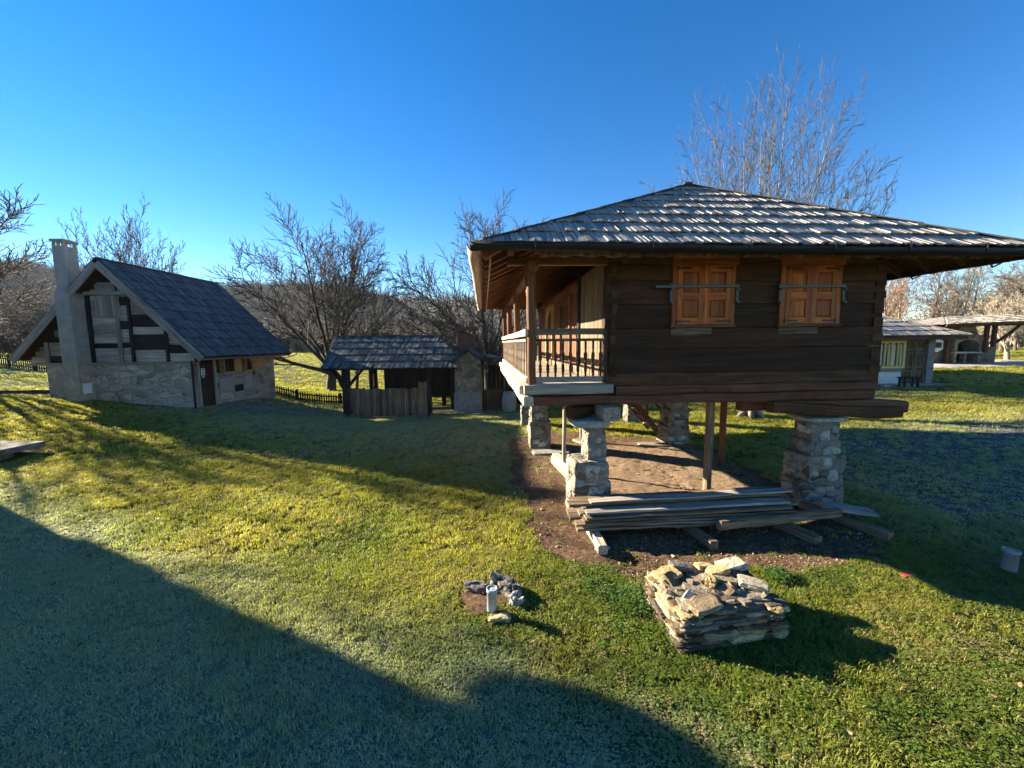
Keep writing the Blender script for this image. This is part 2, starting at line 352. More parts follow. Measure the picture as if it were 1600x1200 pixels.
def ground_mat():
    m, nt, b = newmat('winter_lawn')
    geo = nt.nodes.new('ShaderNodeNewGeometry'); P = geo.outputs['Position']
    n1 = noi(nt, P, .6, 5, .6); n2 = noi(nt, P, 9, 6, .75); n3 = noi(nt, P, 60, 4, .7); n4 = noi(nt, P, 2.3, 5, .65)
    base = ramp(nt, n2, [(.3, (.035, .042, .009)), (.5, (.14, .155, .024)), (.7, (.28, .27, .05))])
    base = mixc(nt, mapr(nt, n1, .40, .66, 0, .7), base, (.19, .16, .045))
    base = mixc(nt, mapr(nt, n4, .58, .72, 0, .55), base, (.085, .055, .028))
    base = mixc(nt, 1, base, ramp(nt, n3, [(.3, (.55, .55, .55)), (.7, (1.35, 1.35, 1.3))]), 'MULTIPLY')
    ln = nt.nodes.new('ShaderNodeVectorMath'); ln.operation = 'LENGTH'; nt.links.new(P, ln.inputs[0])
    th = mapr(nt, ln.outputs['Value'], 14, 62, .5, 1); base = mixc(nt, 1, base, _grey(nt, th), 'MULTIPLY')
    fr = attr(nt, 'frost').outputs['Fac']
    base = mixc(nt, mth(nt, 'MULTIPLY', fr, mapr(nt, n3, .35, .65, .25, .75)), base, (.36, .375, .30))
    nt.links.new(base, b.inputs['Base Color']); b.inputs['Roughness'].default_value = .95; b.inputs['Specular IOR Level'].default_value = .1
    bump(nt, b, mth(nt, 'ADD', n2, mth(nt, 'MULTIPLY', n3, .6)), .9, .05)
    return m
def axis_steps(fine, a, b, lim, g=1.09):
    xs = list(np.arange(a, b + 1e-6, fine)); st = fine; x = b
    while x < lim: st *= g; x += st; xs.append(x)
    st = fine; x = a; lo = []
    while x > -lim: st *= g; x -= st; lo.append(x)
    return np.array(lo[::-1] + xs)
def grid_mesh(name, X, Y, Z, mat, keep=None, attrs=None):
    ny, nx = X.shape
    me = bpy.data.meshes.new(name)
    V = np.stack([X, Y, Z], -1).reshape(-1, 3)
    i = np.arange(ny - 1)[:, None] * nx + np.arange(nx - 1)[None, :]
    F = np.stack([i, i + 1, i + nx + 1, i + nx], -1).reshape(-1, 4)
    if keep is not None:
        kf = keep.reshape(-1)[F].all(1); F = F[kf]
        used = np.unique(F); mp = -np.ones(len(V), int); mp[used] = np.arange(len(used)); V = V[used]; F = mp[F]
        if attrs: attrs = {k: v.reshape(-1)[used] for k, v in attrs.items()}
    me.vertices.add(len(V)); me.vertices.foreach_set('co', V.astype(np.float32).ravel())
    me.loops.add(F.size); me.loops.foreach_set('vertex_index', F.astype(np.int32).ravel())
    me.polygons.add(len(F)); me.polygons.foreach_set('loop_start', np.arange(0, F.size, 4, dtype=np.int32))
    me.polygons.foreach_set('use_smooth', np.ones(len(F), bool))
    me.update(calc_edges=True)
    for k, v in (attrs or {}).items():
        a = me.attributes.new(k, 'FLOAT', 'POINT'); a.data.foreach_set('value', v.astype(np.float32).ravel())
    me.materials.append(mat)
    o = bpy.data.objects.new(name, me); COL.objects.link(o); return o
xs = axis_steps(.22, -16, 16, 620); ys = axis_steps(.22, 0, 24, 620)
X, Y = np.meshgrid(xs, ys)
Z = gh(X, Y)
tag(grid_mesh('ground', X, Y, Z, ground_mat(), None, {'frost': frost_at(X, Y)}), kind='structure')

def soil_mat():
    m, nt, b = newmat('bare_soil')
    geo = nt.nodes.new('ShaderNodeNewGeometry'); P = geo.outputs['Position']
    n1 = noi(nt, P, 1.2, 5, .6); n2 = noi(nt, P, 16, 7, .75); n3 = noi(nt, P, 90, 3, .7)
    c = ramp(nt, n2, [(.3, (.055, .030, .017)), (.5, (.145, .088, .052)), (.7, (.30, .205, .135))])
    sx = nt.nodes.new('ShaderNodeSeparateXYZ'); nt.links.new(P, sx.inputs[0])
    dry = mth(nt, 'MULTIPLY', mth(nt, 'MULTIPLY', mapr(nt, sx.outputs[0], .9, 1.6, 0, 1), mapr(nt, sx.outputs[0], 4.6, 5.3, 1, 0)), mth(nt, 'MULTIPLY', mapr(nt, sx.outputs[1], 6.5, 7.3, 0, 1), mapr(nt, sx.outputs[1], 10.2, 11.4, 1, 0)))  # paler earth under the floor, with the sunlit tone put into its colour
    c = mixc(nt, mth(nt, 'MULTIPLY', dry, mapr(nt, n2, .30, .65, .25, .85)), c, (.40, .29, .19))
    c = mixc(nt, 1, c, ramp(nt, n3, [(.3, (.6, .6, .6)), (.7, (1.3, 1.3, 1.3))]), 'MULTIPLY')
    nt.links.new(c, b.inputs['Base Color']); b.inputs['Roughness'].default_value = .97; b.inputs['Specular IOR Level'].default_value = .1
    bump(nt, b, mth(nt, 'ADD', n2, mth(nt, 'MULTIPLY', n3, .5)), 1., .05)
    return m
def gravel_mat():
    m, nt, b = newmat('frosted_gravel')
    geo = nt.nodes.new('ShaderNodeNewGeometry'); P = geo.outputs['Position']
    vo = nt.nodes.new('ShaderNodeTexVoronoi'); vo.inputs['Scale'].default_value = 26; nt.links.new(P, vo.inputs['Vector'])
    n1 = noi(nt, P, .9, 5, .65); n2 = noi(nt, P, 7, 5, .7)
    sp = nt.nodes.new('ShaderNodeSeparateColor'); nt.links.new(vo.outputs['Color'], sp.inputs[0])
    c = ramp(nt, sp.outputs[0], [(0, (.06, .058, .05)), (.6, (.125, .12, .105)), (1, (.28, .275, .25))])
    c = mixc(nt, mapr(nt, n2, .46, .66, 0, .8), c, (.045, .05, .03))
    c = mixc(nt, mapr(nt, n1, .5, .65, 0, .6), c, (.04, .045, .022))
    nt.links.new(c, b.inputs['Base Color']); b.inputs['Roughness'].default_value = .9
    bump(nt, b, vo.outputs['Distance'], .9, .03)
    return m
def sheet(name, poly, step, mat, lift, amp, edge=.22, ns=2.2, rough=0.):
    P = np.array(poly); x = np.arange(P[:, 0].min() - .3, P[:, 0].max() + .3, step); y = np.arange(P[:, 1].min() - .3, P[:, 1].max() + .3, step)
    A, B = np.meshgrid(x, y)
    d = poly_dist(A, B, poly) + (fbm(A, B, ns, 11) - .5) * edge * 2.5
    z = gh(A, B) + np.clip(d * .25, -.03, lift) + amp * (fbm(A, B, 3.3, 4) - .5) * np.clip(d / .3, 0, 1) + rough * (vn(A, B, 17, 8) - .5) * np.clip(d / .2, 0, 1)
    return tag(grid_mesh(name, A, B, z, mat, d > -.04), kind='structure')
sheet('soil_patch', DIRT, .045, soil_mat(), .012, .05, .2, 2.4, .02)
sheet('gravel_drive', GRAVEL, .09, gravel_mat(), .012, .03, .8, .9)
path_poly = [(-12.1,15.9),(-11.0,17.0),(-8.4,17.25),(-3.8,17.2),(.8,17.25),(.8,17.62),(-3.8,17.5),(-8.4,17.7),(-11.2,17.9),(-12.2,17.4)]
sheet('path', path_poly, .09, M['path'], .012, .02, .35, 1.6)
terr = [(21.5,22.6),(33,22.4),(33,27),(21.5,27)]
sheet('terrace', terr, .2, M['concrete'], .10, .01, .1, .6)

# ------------------------------------------------------------------ shingled roof planes
def shingle_plane(mb, p0, ex, es, L, xr, dr, w=(.08, .13), m=0, th=.02, lift=.045, lean=0., gap=.006, twist=.006, jit=.02):
    """p0 eave corner, ex along the eave, es up the slope, xr(s) -> x range at slope distance s"""
    p0 = Vector(p0); ex = Vector(ex).normalized(); es = Vector(es).normalized(); n = ex.cross(es).normalized()
    if n.z < 0: n = -n
    rows = max(1, round(L / dr)); dr = L / rows
    for i in range(rows):
        s0 = i * dr - .05; s1 = min(s0 + dr * 1.3, L + .02)
        a, b = xr(max(0, i * dr + .04)); x = a + uni(-.02, 0)
        while x < b - .02:
            ww = uni(*w); ww = min(ww, b - x)
            t = uni(-jit, jit) + lean; dz = uni(-.008, .01); ds = uni(-.03, .025); g = uni(0, gap); tw = uni(-twist, twist) - .3 * twist
            sb = s1
            while sb > s0 + .08:
                la, lb = xr(min(L, sb))
                if x + ww * .35 >= la and x + ww * .65 <= lb: break
                sb -= .04
            q = []
            for (xx, ss, zz) in ((x + g, s0 + ds, lift + dz - tw), (x + ww - g, s0 + ds + uni(-.01, .01), lift + dz + tw), (x + ww - g, sb, .012 + (lift - .012) * (s1 - sb) / (s1 - s0) + tw * .8), (x + g, sb, .012 + (lift - .012) * (s1 - sb) / (s1 - s0) - tw * .8)):
                q.append(p0 + ex * (xx + t * (ss - s0)) + es * ss + n * zz)
            top = [v + n * th for v in q]
            mb.add(q + top, [(3, 2, 1, 0), (4, 5, 6, 7), (0, 1, 5, 4), (1, 2, 6, 5), (2, 3, 7, 6), (3, 0, 4, 7)], m, None, (es, ex, n))
            x += ww
def cap_line(mb, a, b, w=.2, seg=.55, m=0, th=.03):
    a = Vector(a); b = Vector(b); d = b - a; n = max(1, int(d.length / seg)); dd = d / n
    for i in range(n):
        p = a + dd * i; q = a + dd * (i + 1.12)
        mb.beam(p + Vector((0, 0, .012)), q + Vector((0, 0, .0)), w, th, (0, 0, 1), m, 1, .003)

# ------------------------------------------------------------------ GRANARY
GR = empty('log_granary', (.25, 6.3, 0), R(4), 'dark log granary raised on stone piers with a hipped shingle roof and a side balcony', 'granary')
WL, WR, VB = 1.30, 5.88, 8.0
FZ, WT = 2.19, 4.22
# -- stone piers
def pier(u0, u1, v0, v1, zs, name='stone_pier', inset=None, cap=None):
    m = MB(); z = -.08
    nl = len(zs)
    for k, (z1, a0, a1, b0, b1) in enumerate(zs):
        h = z1 - z
        m.rock(((a0 + a1) / 2, (b0 + b1) / 2, (z + z1) / 2), (a1 - a0, b1 - b0, h + .05), 1, Matrix.Rotation(uni(-.04, .04), 3, 'Z'), .93, .055, sub=14)
        for q in range(7 if a1 - a0 > .36 else 3):     # rubble standing proud of the mortar
            sd = q % 4; w = uni(.13, .30) * (1 if a1 - a0 > .36 else .7); hh = min(h * .9, uni(.08, .2)); zz = z + uni(hh / 2, max(hh / 2 + .01, h - hh / 2))
            uu = uni(a0 + w / 2, max(a0 + w / 2 + .01, a1 - w / 2)); vv = uni(b0 + w / 2, max(b0 + w / 2 + .01, b1 - w / 2))
            c = ((uu, b0 + .045, zz), (a0 + .045, vv, zz), (uu, b0 + .04, zz), (a1 - .045, vv, zz))[sd]
            m.rock(c, (w, .13, hh) if sd in (0, 2) else (.13, w, hh), 0, Matrix.Rotation(uni(-.25, .25), 3, 'Y' if sd in (0, 2) else 'X'), .7, .16, sub=6)
        z = z1
    o = m.build(name, [M['pier'], M['pier_rubble']], GR, True)
    if cap:
        c = MB(); a0, a1, b0, b1, z0, z1 = cap
        c.rock(((a0 + a1) / 2, (b0 + b1) / 2, (z0 + z1) / 2), (a1 - a0, b1 - b0, z1 - z0), 0, None, .62, .05, sub=6)
        c.build('cap_stone', M['pier_cap'], o, True)
    return o
pier(0, 0, 0, 0, [(.30, .68, 1.32, -.22, .42), (.60, .70, 1.30, -.2, .4), (.92, .72, 1.28, -.18, .4), (1.2, .95, 1.27, -.05, .34), (1.5, .96, 1.26, -.04, .34)], cap=(.70, 1.34, -.16, .46, 1.49, 1.60))
pier(0, 0, 0, 0, [(.45, 4.62, 5.33, -.15, .40), (.90, 4.65, 5.33, -.15, .40), (1.14, 4.74, 5.27, -.10, .36), (1.49, 4.77, 5.25, -.08, .34)], cap=(4.68, 5.40, -.16, .5, 1.48, 1.56))
pier(0, 0, 0, 0, [(.75, .52, 1.08, 4.15, 4.75), (1.25, .56, 1.0, 4.2, 4.7), (1.56, .58, .98, 4.2, 4.7)], cap=(.5, 1.1, 4.1, 4.8, 1.55, 1.64))
pier(0, 0, 0, 0, [(.5, 4.3, 4.95, 4.2, 4.85), (.95, 4.36, 4.92, 4.2, 4.85), (1.5, 4.4, 4.9, 4.2, 4.8)], cap=(4.25, 5.0, 4.1, 4.9, 1.5, 1.6))
pier(0, 0, 0, 0, [(.6, .6, 1.2, 7.5, 8.0), (1.55, .65, 1.12, 7.5, 8.0)], cap=(.5, 1.25, 7.4, 8.1, 1.54, 1.62))
pier(0, 0, 0, 0, [(.6, 4.4, 5.1, 7.5, 8.0), (1.52, 4.5, 5.0, 7.5, 8.0)], cap=(4.3, 5.15, 7.4, 8.1, 1.52, 1.6))
# -- floor beams
def gpart(name, mat, fn, parent=GR, smooth=False):
    m = MB(); fn(m); return m.build(name, mat, parent, smooth)
gpart('sill_beam', M['wood_red'], lambda m: m.beam((.0, .07, 1.925), (5.87, .07, 1.925), .2, .15, n=12, wob=.008, r=.5))
gpart('sill_beam', M['wood_red'], lambda m: m.beam((1.42, .06, 2.08), (5.9, .06, 2.08), .2, .14, n=10, wob=.008, r=.6))
gpart('sill_beam', M['wood_grey'], lambda m: m.beam((-.06, .02, 2.11), (1.36, .02, 2.11), .2, .15, n=4, wob=.005, r=.45))
gpart('sill_beam', M['wood_pale'], lambda m: m.beam((.0, -.05, 1.93), (.0, 8.15, 1.93), .16, .16, n=12, wob=.01, r=.55))  # left side beams take paler wood, their lit tone put into the colour
gpart('sill_beam', M['wood_pale'], lambda m: m.beam((-.02, .13, 2.10), (-.02, 8.15, 2.10), .2, .15, n=12, wob=.012, r=.8))
gpart('sill_beam', M['wood_red'], lambda m: m.beam((5.78, .17, 2.0), (5.78, 8.0, 2.0), .2, .28, n=6, wob=.01))
gpart('floor_beam', M['wood_grey'], lambda m: m.beam((1.27, -.28, 1.735), (1.27, 8.1, 1.735), .26, .22, n=8, wob=.012, r=.35))
gpart('floor_beam', M['wood_log'], lambda m: m.beam((5.05, .25, 1.72), (5.05, 8.1, 1.72), .26, .24, n=8, wob=.012, r=.9))
gpart('floor_beam', M['wood_brown'], lambda m: m.beam((3.7, .30, 1.76), (6.42, .0, 1.72), .22, .20, n=6, wob=.015, r=.25))
gpart('floor_beam', M['wood_log'], lambda m: m.beam((4.0, -.04, 1.76), (6.12, -.20, 1.64), .2, .17, n=6, wob=.02, r=.9))
for v in (2.2, 4.4, 6.4):
    gpart('floor_beam', M['wood_log'], lambda m: m.beam((.1, v, 1.75), (5.7, v, 1.75), .18, .2, n=5, wob=.01))
gpart('floor_beam', M['wood_log'], lambda m: m.beam((.7, .10, 1.70), (1.15, .35, 1.74), .2, .2, n=2, wob=.01))
def deck(m):
    v = .02
    while v < 8.1:
        w = uni(.16, .24); m.box((.08, v, 2.17), (1.30, min(v + w - .008, 8.12), 2.2), 0, ch=.05); v += w
gpart('balcony_floor', M['wood_pale'], deck)
gpart('underfloor', M['wood_log'], lambda m: [m.box((1.3, .2 + .22 * k, 1.88), (5.75, .2 + .22 * k + .212, 1.95), 0) for k in range(35)])
# -- log walls
def logs(m, horiz, lo, hi, c0, c1, zs, rag=.0, mi=0, RS=None):
    for k in range(len(zs) - 1):
        e0 = uni(0, rag); e1 = uni(.3 * rag, rag); d = uni(-.012, .012)
        if horiz: m.beam((lo - e0, (c0 + c1) / 2 + d, (zs[k] + zs[k + 1]) / 2), (hi + e1, (c0 + c1) / 2 + d, (zs[k] + zs[k + 1]) / 2), c1 - c0, zs[k + 1] - zs[k] - .003, n=14, wob=.004, ch=.03, m=mi, r=None if RS is None else RS[k])
        else: m.beam(((c0 + c1) / 2 + d, lo - e0, (zs[k] + zs[k + 1]) / 2), ((c0 + c1) / 2 + d, hi + e1, (zs[k] + zs[k + 1]) / 2), c1 - c0, zs[k + 1] - zs[k] - .008, n=10, wob=.005, ch=.06, m=mi)
zl = [2.15, 2.34, 2.74, 3.06, 3.44, 3.80, 4.06, 4.24]
gpart('log_wall', M['wood_log'], lambda m: logs(m, True, WL, WR, .0, .15, zl, .07, RS=(.8, .12, .3, .15, .4, .55, 1.0)))
gpart('log_wall', M['wood_log'], lambda m: logs(m, True, WL, WR, 7.85, 8.0, zl, .08))
gpart('log_wall', M['wood_log'], lambda m: logs(m, False, .151, 7.849, 5.72, 5.87, [2.2, 2.5, 2.85, 3.2, 3.6, 3.9, 4.24], 0))
def crossends(m):
    z = 2.3
    while z < 4.15:
        h = uni(.10, .17); gpart('log_end', M['wood_log'], lambda q: q.box((5.76, -.022, z), (5.90 + uni(0, .05), -.004, z + h), 0, .006)); gpart('log_end', M['wood_log'], lambda q: q.box((1.32, -.025, z), (1.42, -.004, z + h), 0, .006)); z += h + uni(.06, .16)
crossends(None)
def sidewall(m):
    m.box((1.32, .16, 2.2), (1.42, 7.84, 4.2), 0, r=.3)
    m.box((1.24, .17, 2.22), (1.318, 1.62, 4.12), 1, wob=.004, n=3, r=.55)           # hewn panel near the corner
    m.box((1.20, 1.64, 2.2), (1.318, 1.78, 4.2), 2, r=.2)                            # dark post
    for a, b in ((1.80, 2.05), (2.06, 2.30), (2.31, 2.56), (3.95, 4.2), (4.21, 4.5), (4.51, 4.8), (6.2, 6.5), (6.51, 6.9), (6.91, 7.3), (7.31, 7.8)):
        m.box((1.275, a, 2.22), (1.318, b, 4.1), 0, ch=.05)
    m.box((1.22, 1.70, 3.92), (1.318, 7.8, 4.08), 0, r=.6)
    m.box((1.19, .2, 2.21), (1.318, 7.8, 2.40), 1, n=6, wob=.006, r=.6)             # threshold log
gpart('side_wall', [M['wood_brown'], M['wood_plank'], M['wood_black']], sidewall)
def dooru(v0, v1, arch):
    fr = MB()
    fr.box((1.22, v0 - .1, 2.41), (1.315, v0, 3.9), 0); fr.box((1.22, v1, 2.41), (1.315, v1 + .1, 3.9), 0)
    if not arch: fr.box((1.22, v0, 3.74), (1.315, v1, 3.9), 0)
    else:
        n = 8; c = (v0 + v1) / 2; w = (v1 - v0) / 2
        outer = [(v0, 3.9)] + [(c - w * math.cos(math.pi * k / n), 3.45 + .36 * math.sin(math.pi * k / n)) for k in range(n + 1)] + [(v1, 3.9)]
        fr.prism([(y, z) for y, z in outer][::-1], (1.23, 0, 0), (0, 1, 0), (0, 0, 1), (1, 0, 0), .08)
    d = fr.build('door', M['wood_honey'] if arch else M['wood_brown'], GR)
    lf = MB(); k = 5
    for i in range(k): a = v0 + (v1 - v0) * i / k; lf.box((1.285, a + .004, 2.41), (1.316, a + (v1 - v0) / k - .004, 3.8), 0)
    lf.build('door_leaf', M['wood_door'], d)
    h = MB(); h.tube([(1.27, v0 + .12, 3.05), (1.235, v0 + .12, 3.1), (1.235, v0 + .12, 3.2), (1.27, v0 + .12, 3.25)], .009); h.build('handle', M['iron'], d)
dooru(2.72, 3.75, False); dooru(5.0, 5.98, True)
# -- windows
def window(u0, u1, bar_l):
    z0, z1 = 3.10, 4.17
    f = MB()
    f.box((u0 - .0, -.055, 4.05), (u1 + .04, -.002, z1 + .01), 0, r=.6)
    f.box((u0, -.045, z0 + .01), (u0 + .075, -.002, 4.05), 0, r=.3); f.box((u1 - .075, -.045, z0 + .01), (u1, -.002, 4.05), 0, r=.4)
    w = f.build('window', M['wood_orange'], GR)
    s = MB(); s.box((u0 - .03, -.08, z0 - .035), (u1 + .01, -.002, z0 + .01), 0, r=.6); s.build('sill', M['wood_red'], w)
    b = MB(); b.box((u0 + .0, -.03, z0 - .155), (u0 + .67, -.002, z0 - .04), 0, r=.35); b.build('sill_block', M['wood_plank'], w)
    um = (u0 + u1) / 2
    for (a, c) in ((u0 + .079, um - .003), (um + .003, u1 - .079)):
        sh = MB(); y0, y1 = -.05, -.012; st = .085
        sh.box((a, y0, z0 + .015), (a + st, y1, 4.045), 0, ch=.05); sh.box((c - st, y0, z0 + .015), (c, y1, 4.045), 0, ch=.05)
        for (p, q) in ((z0 + .015, z0 + .115), (z0 + .41, z0 + .52), (3.94, 4.045)): sh.box((a + st, y0 + .001, p), (c - st, y1, q), 0, ch=.05)
        for (p, q) in ((z0 + .115, z0 + .41), (z0 + .52, 3.94)):
            sh.box((a + st, -.03, p), (c - st, -.013, q), 0, ch=0)
            x0, x1 = a + st + .03, c - st - .03; p2, q2 = p + .035, q - .035    # raised field
            vs = [(a + st + .008, -.0305, p + .008), (c - st - .008, -.0305, p + .008), (c - st - .008, -.0305, q - .008), (a + st + .008, -.0305, q - .008), (x0, -.044, p2), (x1, -.044, p2), (x1, -.044, q2), (x0, -.044, q2)]
            sh.add(vs, [(4, 5, 6, 7), (0, 1, 5, 4), (1, 2, 6, 5), (2, 3, 7, 6), (3, 0, 4, 7)], 0, None, (Vector((0, 0, 1)), Vector((1, 0, 0)), Vector((0, 1, 0))))
        sh.build('shutter', M['wood_orange'], w)
        for zz in (z0 + .065, 3.99):
            hg = MB(); s0 = 1 if a < um - .1 else -1; e = a + .0 if s0 > 0 else c
            hg.box((min(e, e + s0 * .22), -.058, zz - .014), (max(e, e + s0 * .22), -.051, zz + .014), 0, ch=0)
            hg.tube([(e, -.056, zz - .03), (e, -.056, zz + .03)], .012)
            for k in (.06, .13, .19): hg.tube([(e + s0 * k, -.06, zz), (e + s0 * k, -.064, zz)], .009)
            hg.build('hinge', M['iron'], w)
    br = MB(); zb = 3.70
    br.beam((bar_l, -.085, zb), (u1 + .03, -.085, zb + .012), .022, .042, ch=.1)
    br.build('shutter_bar', M['iron_green'], w)
    for x, top in ((u0 - .03, .05), (u1 + .02, .04)):
        cl = MB(); cl.box((x - .02, -.072, zb - .26), (x + .02, -.045, zb + top), 0); cl.box((x - .022, -.115, zb - .26), (x + .022, -.045, zb - .225), 0); cl.box((x - .018, -.12, zb - .05), (x + .018, -.072, zb - .024), 0)
        cl.build('bar_bracket', M['iron_green'], w)
window(2.30, 3.33, 2.0); window(4.10, 5.13, 4.02)
# -- balcony posts, plates, railing
for v in (.08, 2.75, 5.4, 8.02):
    gpart('balcony_post', M['wood_brown'], lambda m: m.beam((.07, v, 2.19), (.07, v, 3.92), .13, .13, up=(0, 1, 0), n=6, wob=.006, r=.35, ch=.15))
    if v < 8:
        def br(m):
            m.beam((.07, v + .03, 3.45), (.07, v + .50, 3.92), .09, .1, up=(1, 0, 0), r=.6)
        gpart('post_brace', M['wood_brown'], br)
gpart('top_plate', M['wood_brown'], lambda m: m.beam((.07, -.3, 3.99), (.07, 8.5, 3.99), .15, .14, n=6, wob=.006))
gpart('top_plate', M['wood_brown'], lambda m: m.beam((-.3, .08, 4.11), (1.6, .08, 4.11), .14, .12, n=2, wob=.004))
gpart('top_plate', M['wood_log'], lambda m: m.beam((5.8, -.3, 4.20), (5.8, 8.5, 4.20), .16, .14, n=4, wob=.004))
def picket(m, p, along, r=None, k=1.):
    """a fretted flat baluster"""
    prof = [(.022, 0), (.022, .12), (.034, .16), (.034, .24), (.018, .28), (.018, .31), (.038, .35), (.038, .43), (.018, .47), (.024, .52), (.024, .64)]
    poly = [(-a * k, z) for a, z in prof] + [(a * k, z) for a, z in reversed(prof)]
    ez = Vector((0, 0, 1)).cross(Vector(along))
    m.prism(poly[::-1], Vector(p) - ez * .011, along, (0, 0, 1), ez, .022, 0, r)
for k in range(9):
    gpart('baluster', M['wood_door'], lambda m: picket(m, (.21 + .122 * k, .07, 2.24), (1, 0, 0), None, .72))
for k in range(27):
    v = .22 + .29 * k
    if min(abs(v - q) for q in (2.75, 5.4)) > .1: gpart('baluster', M['wood_pale'], lambda m: picket(m, (.03, v, 2.24), (0, 1, 0), None, .62))  # side railing paler than the backlit front one, light put into its colour
gpart('handrail', M['wood_plank'], lambda m: m.beam((.02, .05, 3.02), (1.34, .05, 3.02), .05, .10, n=3, wob=.003, r=.35))
gpart('handrail', M['wood_pale'], lambda m: m.beam((-.012, -.02, 3.01), (-.012, 8.1, 3.01), .05, .105, n=8, wob=.006, r=.7))
gpart('rail_bar', M['wood_plank'], lambda m: m.beam((.1, .07, 2.89), (1.32, .07, 2.89), .05, .045, r=.3))
gpart('rail_bar', M['wood_pale'], lambda m: m.beam((.0, .1, 2.89), (.0, 8.0, 2.89), .05, .045, n=6, wob=.003, r=.6))
gpart('rail_bar', M['wood_grey'], lambda m: m.beam((.1, .07, 2.26), (1.32, .07, 2.26), .06, .09, r=.4))
gpart('rail_bar', M['wood_pale'], lambda m: m.beam((.02, .1, 2.24), (.02, 8.0, 2.24), .08, .09, n=6, wob=.004, r=.7))
gpart('balcony_post', M['wood_door'], lambda m: m.box((1.22, .02, 2.2), (1.30, .12, 3.1), 0, r=.2))
# -- roof
E0, E1, F0, F1, EZ = -.72, 7.40, -.82, 8.9, 4.15
AP = Vector((3.70, 2.38, 6.13)); BPk = Vector((3.70, 5.9, 6.13))
c00 = Vector((E0, F0, EZ)); c10 = Vector((E1, F0, EZ)); c11 = Vector((E1, F1, EZ)); c01 = Vector((E0, F1, EZ))
def roof_deck(m):
    o = Vector((0, 0, -.015)); t = Vector((0, 0, -.028))
    for q in ((c00, c10, AP), (c10, c11, BPk, AP), (c11, c01, BPk), (c01, c00, AP, BPk)):
        v = [p + o for p in q] + [p + o + t for p in q]; n = len(q)
        ex = (q[1] - q[0]).normalized()
        m.add(v, [tuple(range(n)), tuple(range(2 * n - 1, n - 1, -1))] + [(i, n + i, n + (i + 1) % n, (i + 1) % n) for i in range(n)], 0, .5, (ex, ex.cross(Vector((0, 0, 1))), Vector((0, 0, 1))))
gpart('roof_boarding', M['wood_brown'], roof_deck)
def slopes(m):
    def plane(a, b, pa, pb, dr):
        ex = (b - a).normalized(); W = (b - a).length
        up = (pa - a) - ex * (pa - a).dot(ex); L = up.length; es = up / L
        xa = (pa - a).dot(ex); xb = (pb - a).dot(ex)
        shingle_plane(m, a, ex, es, L, lambda s: (xa * min(1, s / L), W + (xb - W) * min(1, s / L)), dr, lean=0.0, lift=.05, twist=.0032, th=.02, w=(.065, .10), jit=.005, gap=.008)
    plane(c00, c10, AP, AP, .5); plane(c01, c00, BPk, AP, .43); plane(c10, c11, AP, BPk, .43); plane(c11, c01, BPk, BPk, .43)
rf = gpart('roof_shingles', M['shingle'], slopes)
def caps(m):
    for a, b in ((c00, AP), (c10, AP), (c01, BPk), (c11, BPk), (AP + Vector((0, -.1, 0)), BPk)):
        cap_line(m, a + Vector((0, 0, .045)), b + Vector((0, 0, .05)), .17, .62, 0, .02)
gpart('hip_cap', M['shingle_cap'], caps)
# rafters under the overhangs
def rafters(m, side):
    if side == 'left':
        for v in np.arange(-.55, 8.8, .52):
            f = (BPk.z - EZ) / (AP.x - E0); lim = min(1.35, E0 + max(.12, (v - F0) / (AP.y - F0) * (AP.x - E0) - .1), E0 + max(.12, (F1 - v) / (F1 - BPk.y) * (AP.x - E0) - .1)); m.beam((E0 + .05, v, EZ - .10), (lim, v, EZ - .10 + f * (lim - E0)), .085, .11, n=3, wob=.004)
    if side == 'right':
        for v in np.arange(-.55, 8.8, .52):
            f = (BPk.z - EZ) / (E1 - AP.x); lim = max(5.7, E1 - max(.12, (v - F0) / (AP.y - F0) * (E1 - AP.x) - .1), E1 - max(.12, (F1 - v) / (F1 - BPk.y) * (E1 - AP.x) - .1)); m.beam((E1 - .05, v, EZ - .10), (lim, v, EZ - .10 + f * (E1 - lim)), .085, .11, n=3, wob=.004)
    if side == 'front':
        for u in np.arange(-.3, 7.2, .55):
            f = (AP.z - EZ) / (AP.y - F0); lim = min(.05, F0 + max(.1, min(u - E0, E1 - u) / (AP.x - E0) * (AP.y - F0) - .06)); m.beam((u, F0 + .04, EZ - .10), (u, lim, EZ - .10 + f * (lim - F0)), .085, .1, n=2, wob=.004)
for s_ in ('left', 'right', 'front'):
    tmp = MB()
    class One(MB):
        def beam(s, *a, **k):
            q = MB(); MB.beam(q, *a, **k); q.build('rafter', M['wood_brown'], GR)
    rafters(One(), s_)
def trim(m, a, b, wav, mi=0, dep=.11, th=.022):
    a = Vector(a); b = Vector(b); d = (b - a); L = d.length; d.normalize(); n = d.cross(Vector((0, 0, 1))).normalized()
    k = int(L / .06); poly = [(0, 0)] + [(L * i / k, -dep + wav * (abs(math.sin(i * .55)) - .5) + uni(-.004, .004)) for i in range(k + 1)] + [(L, 0)]
    m.prism(poly, a, d, (0, 0, 1), n, th, mi, .5)
gpart('scalloped_trim', M['wood_plank'], lambda m: trim(m, (.1, -.70, 4.09), (7.0, -.70, 4.09), .03, dep=.075))
gpart('scalloped_trim', M['gutter_sunlit'], lambda m: trim(m, (-.56, 8.8, 4.12), (-.56, -.55, 4.12), .03, dep=.12))
gpart('scalloped_trim', M['wood_log'], lambda m: trim(m, (7.26, -.6, 4.12), (7.26, 8.8, 4.12), .03, dep=.12))
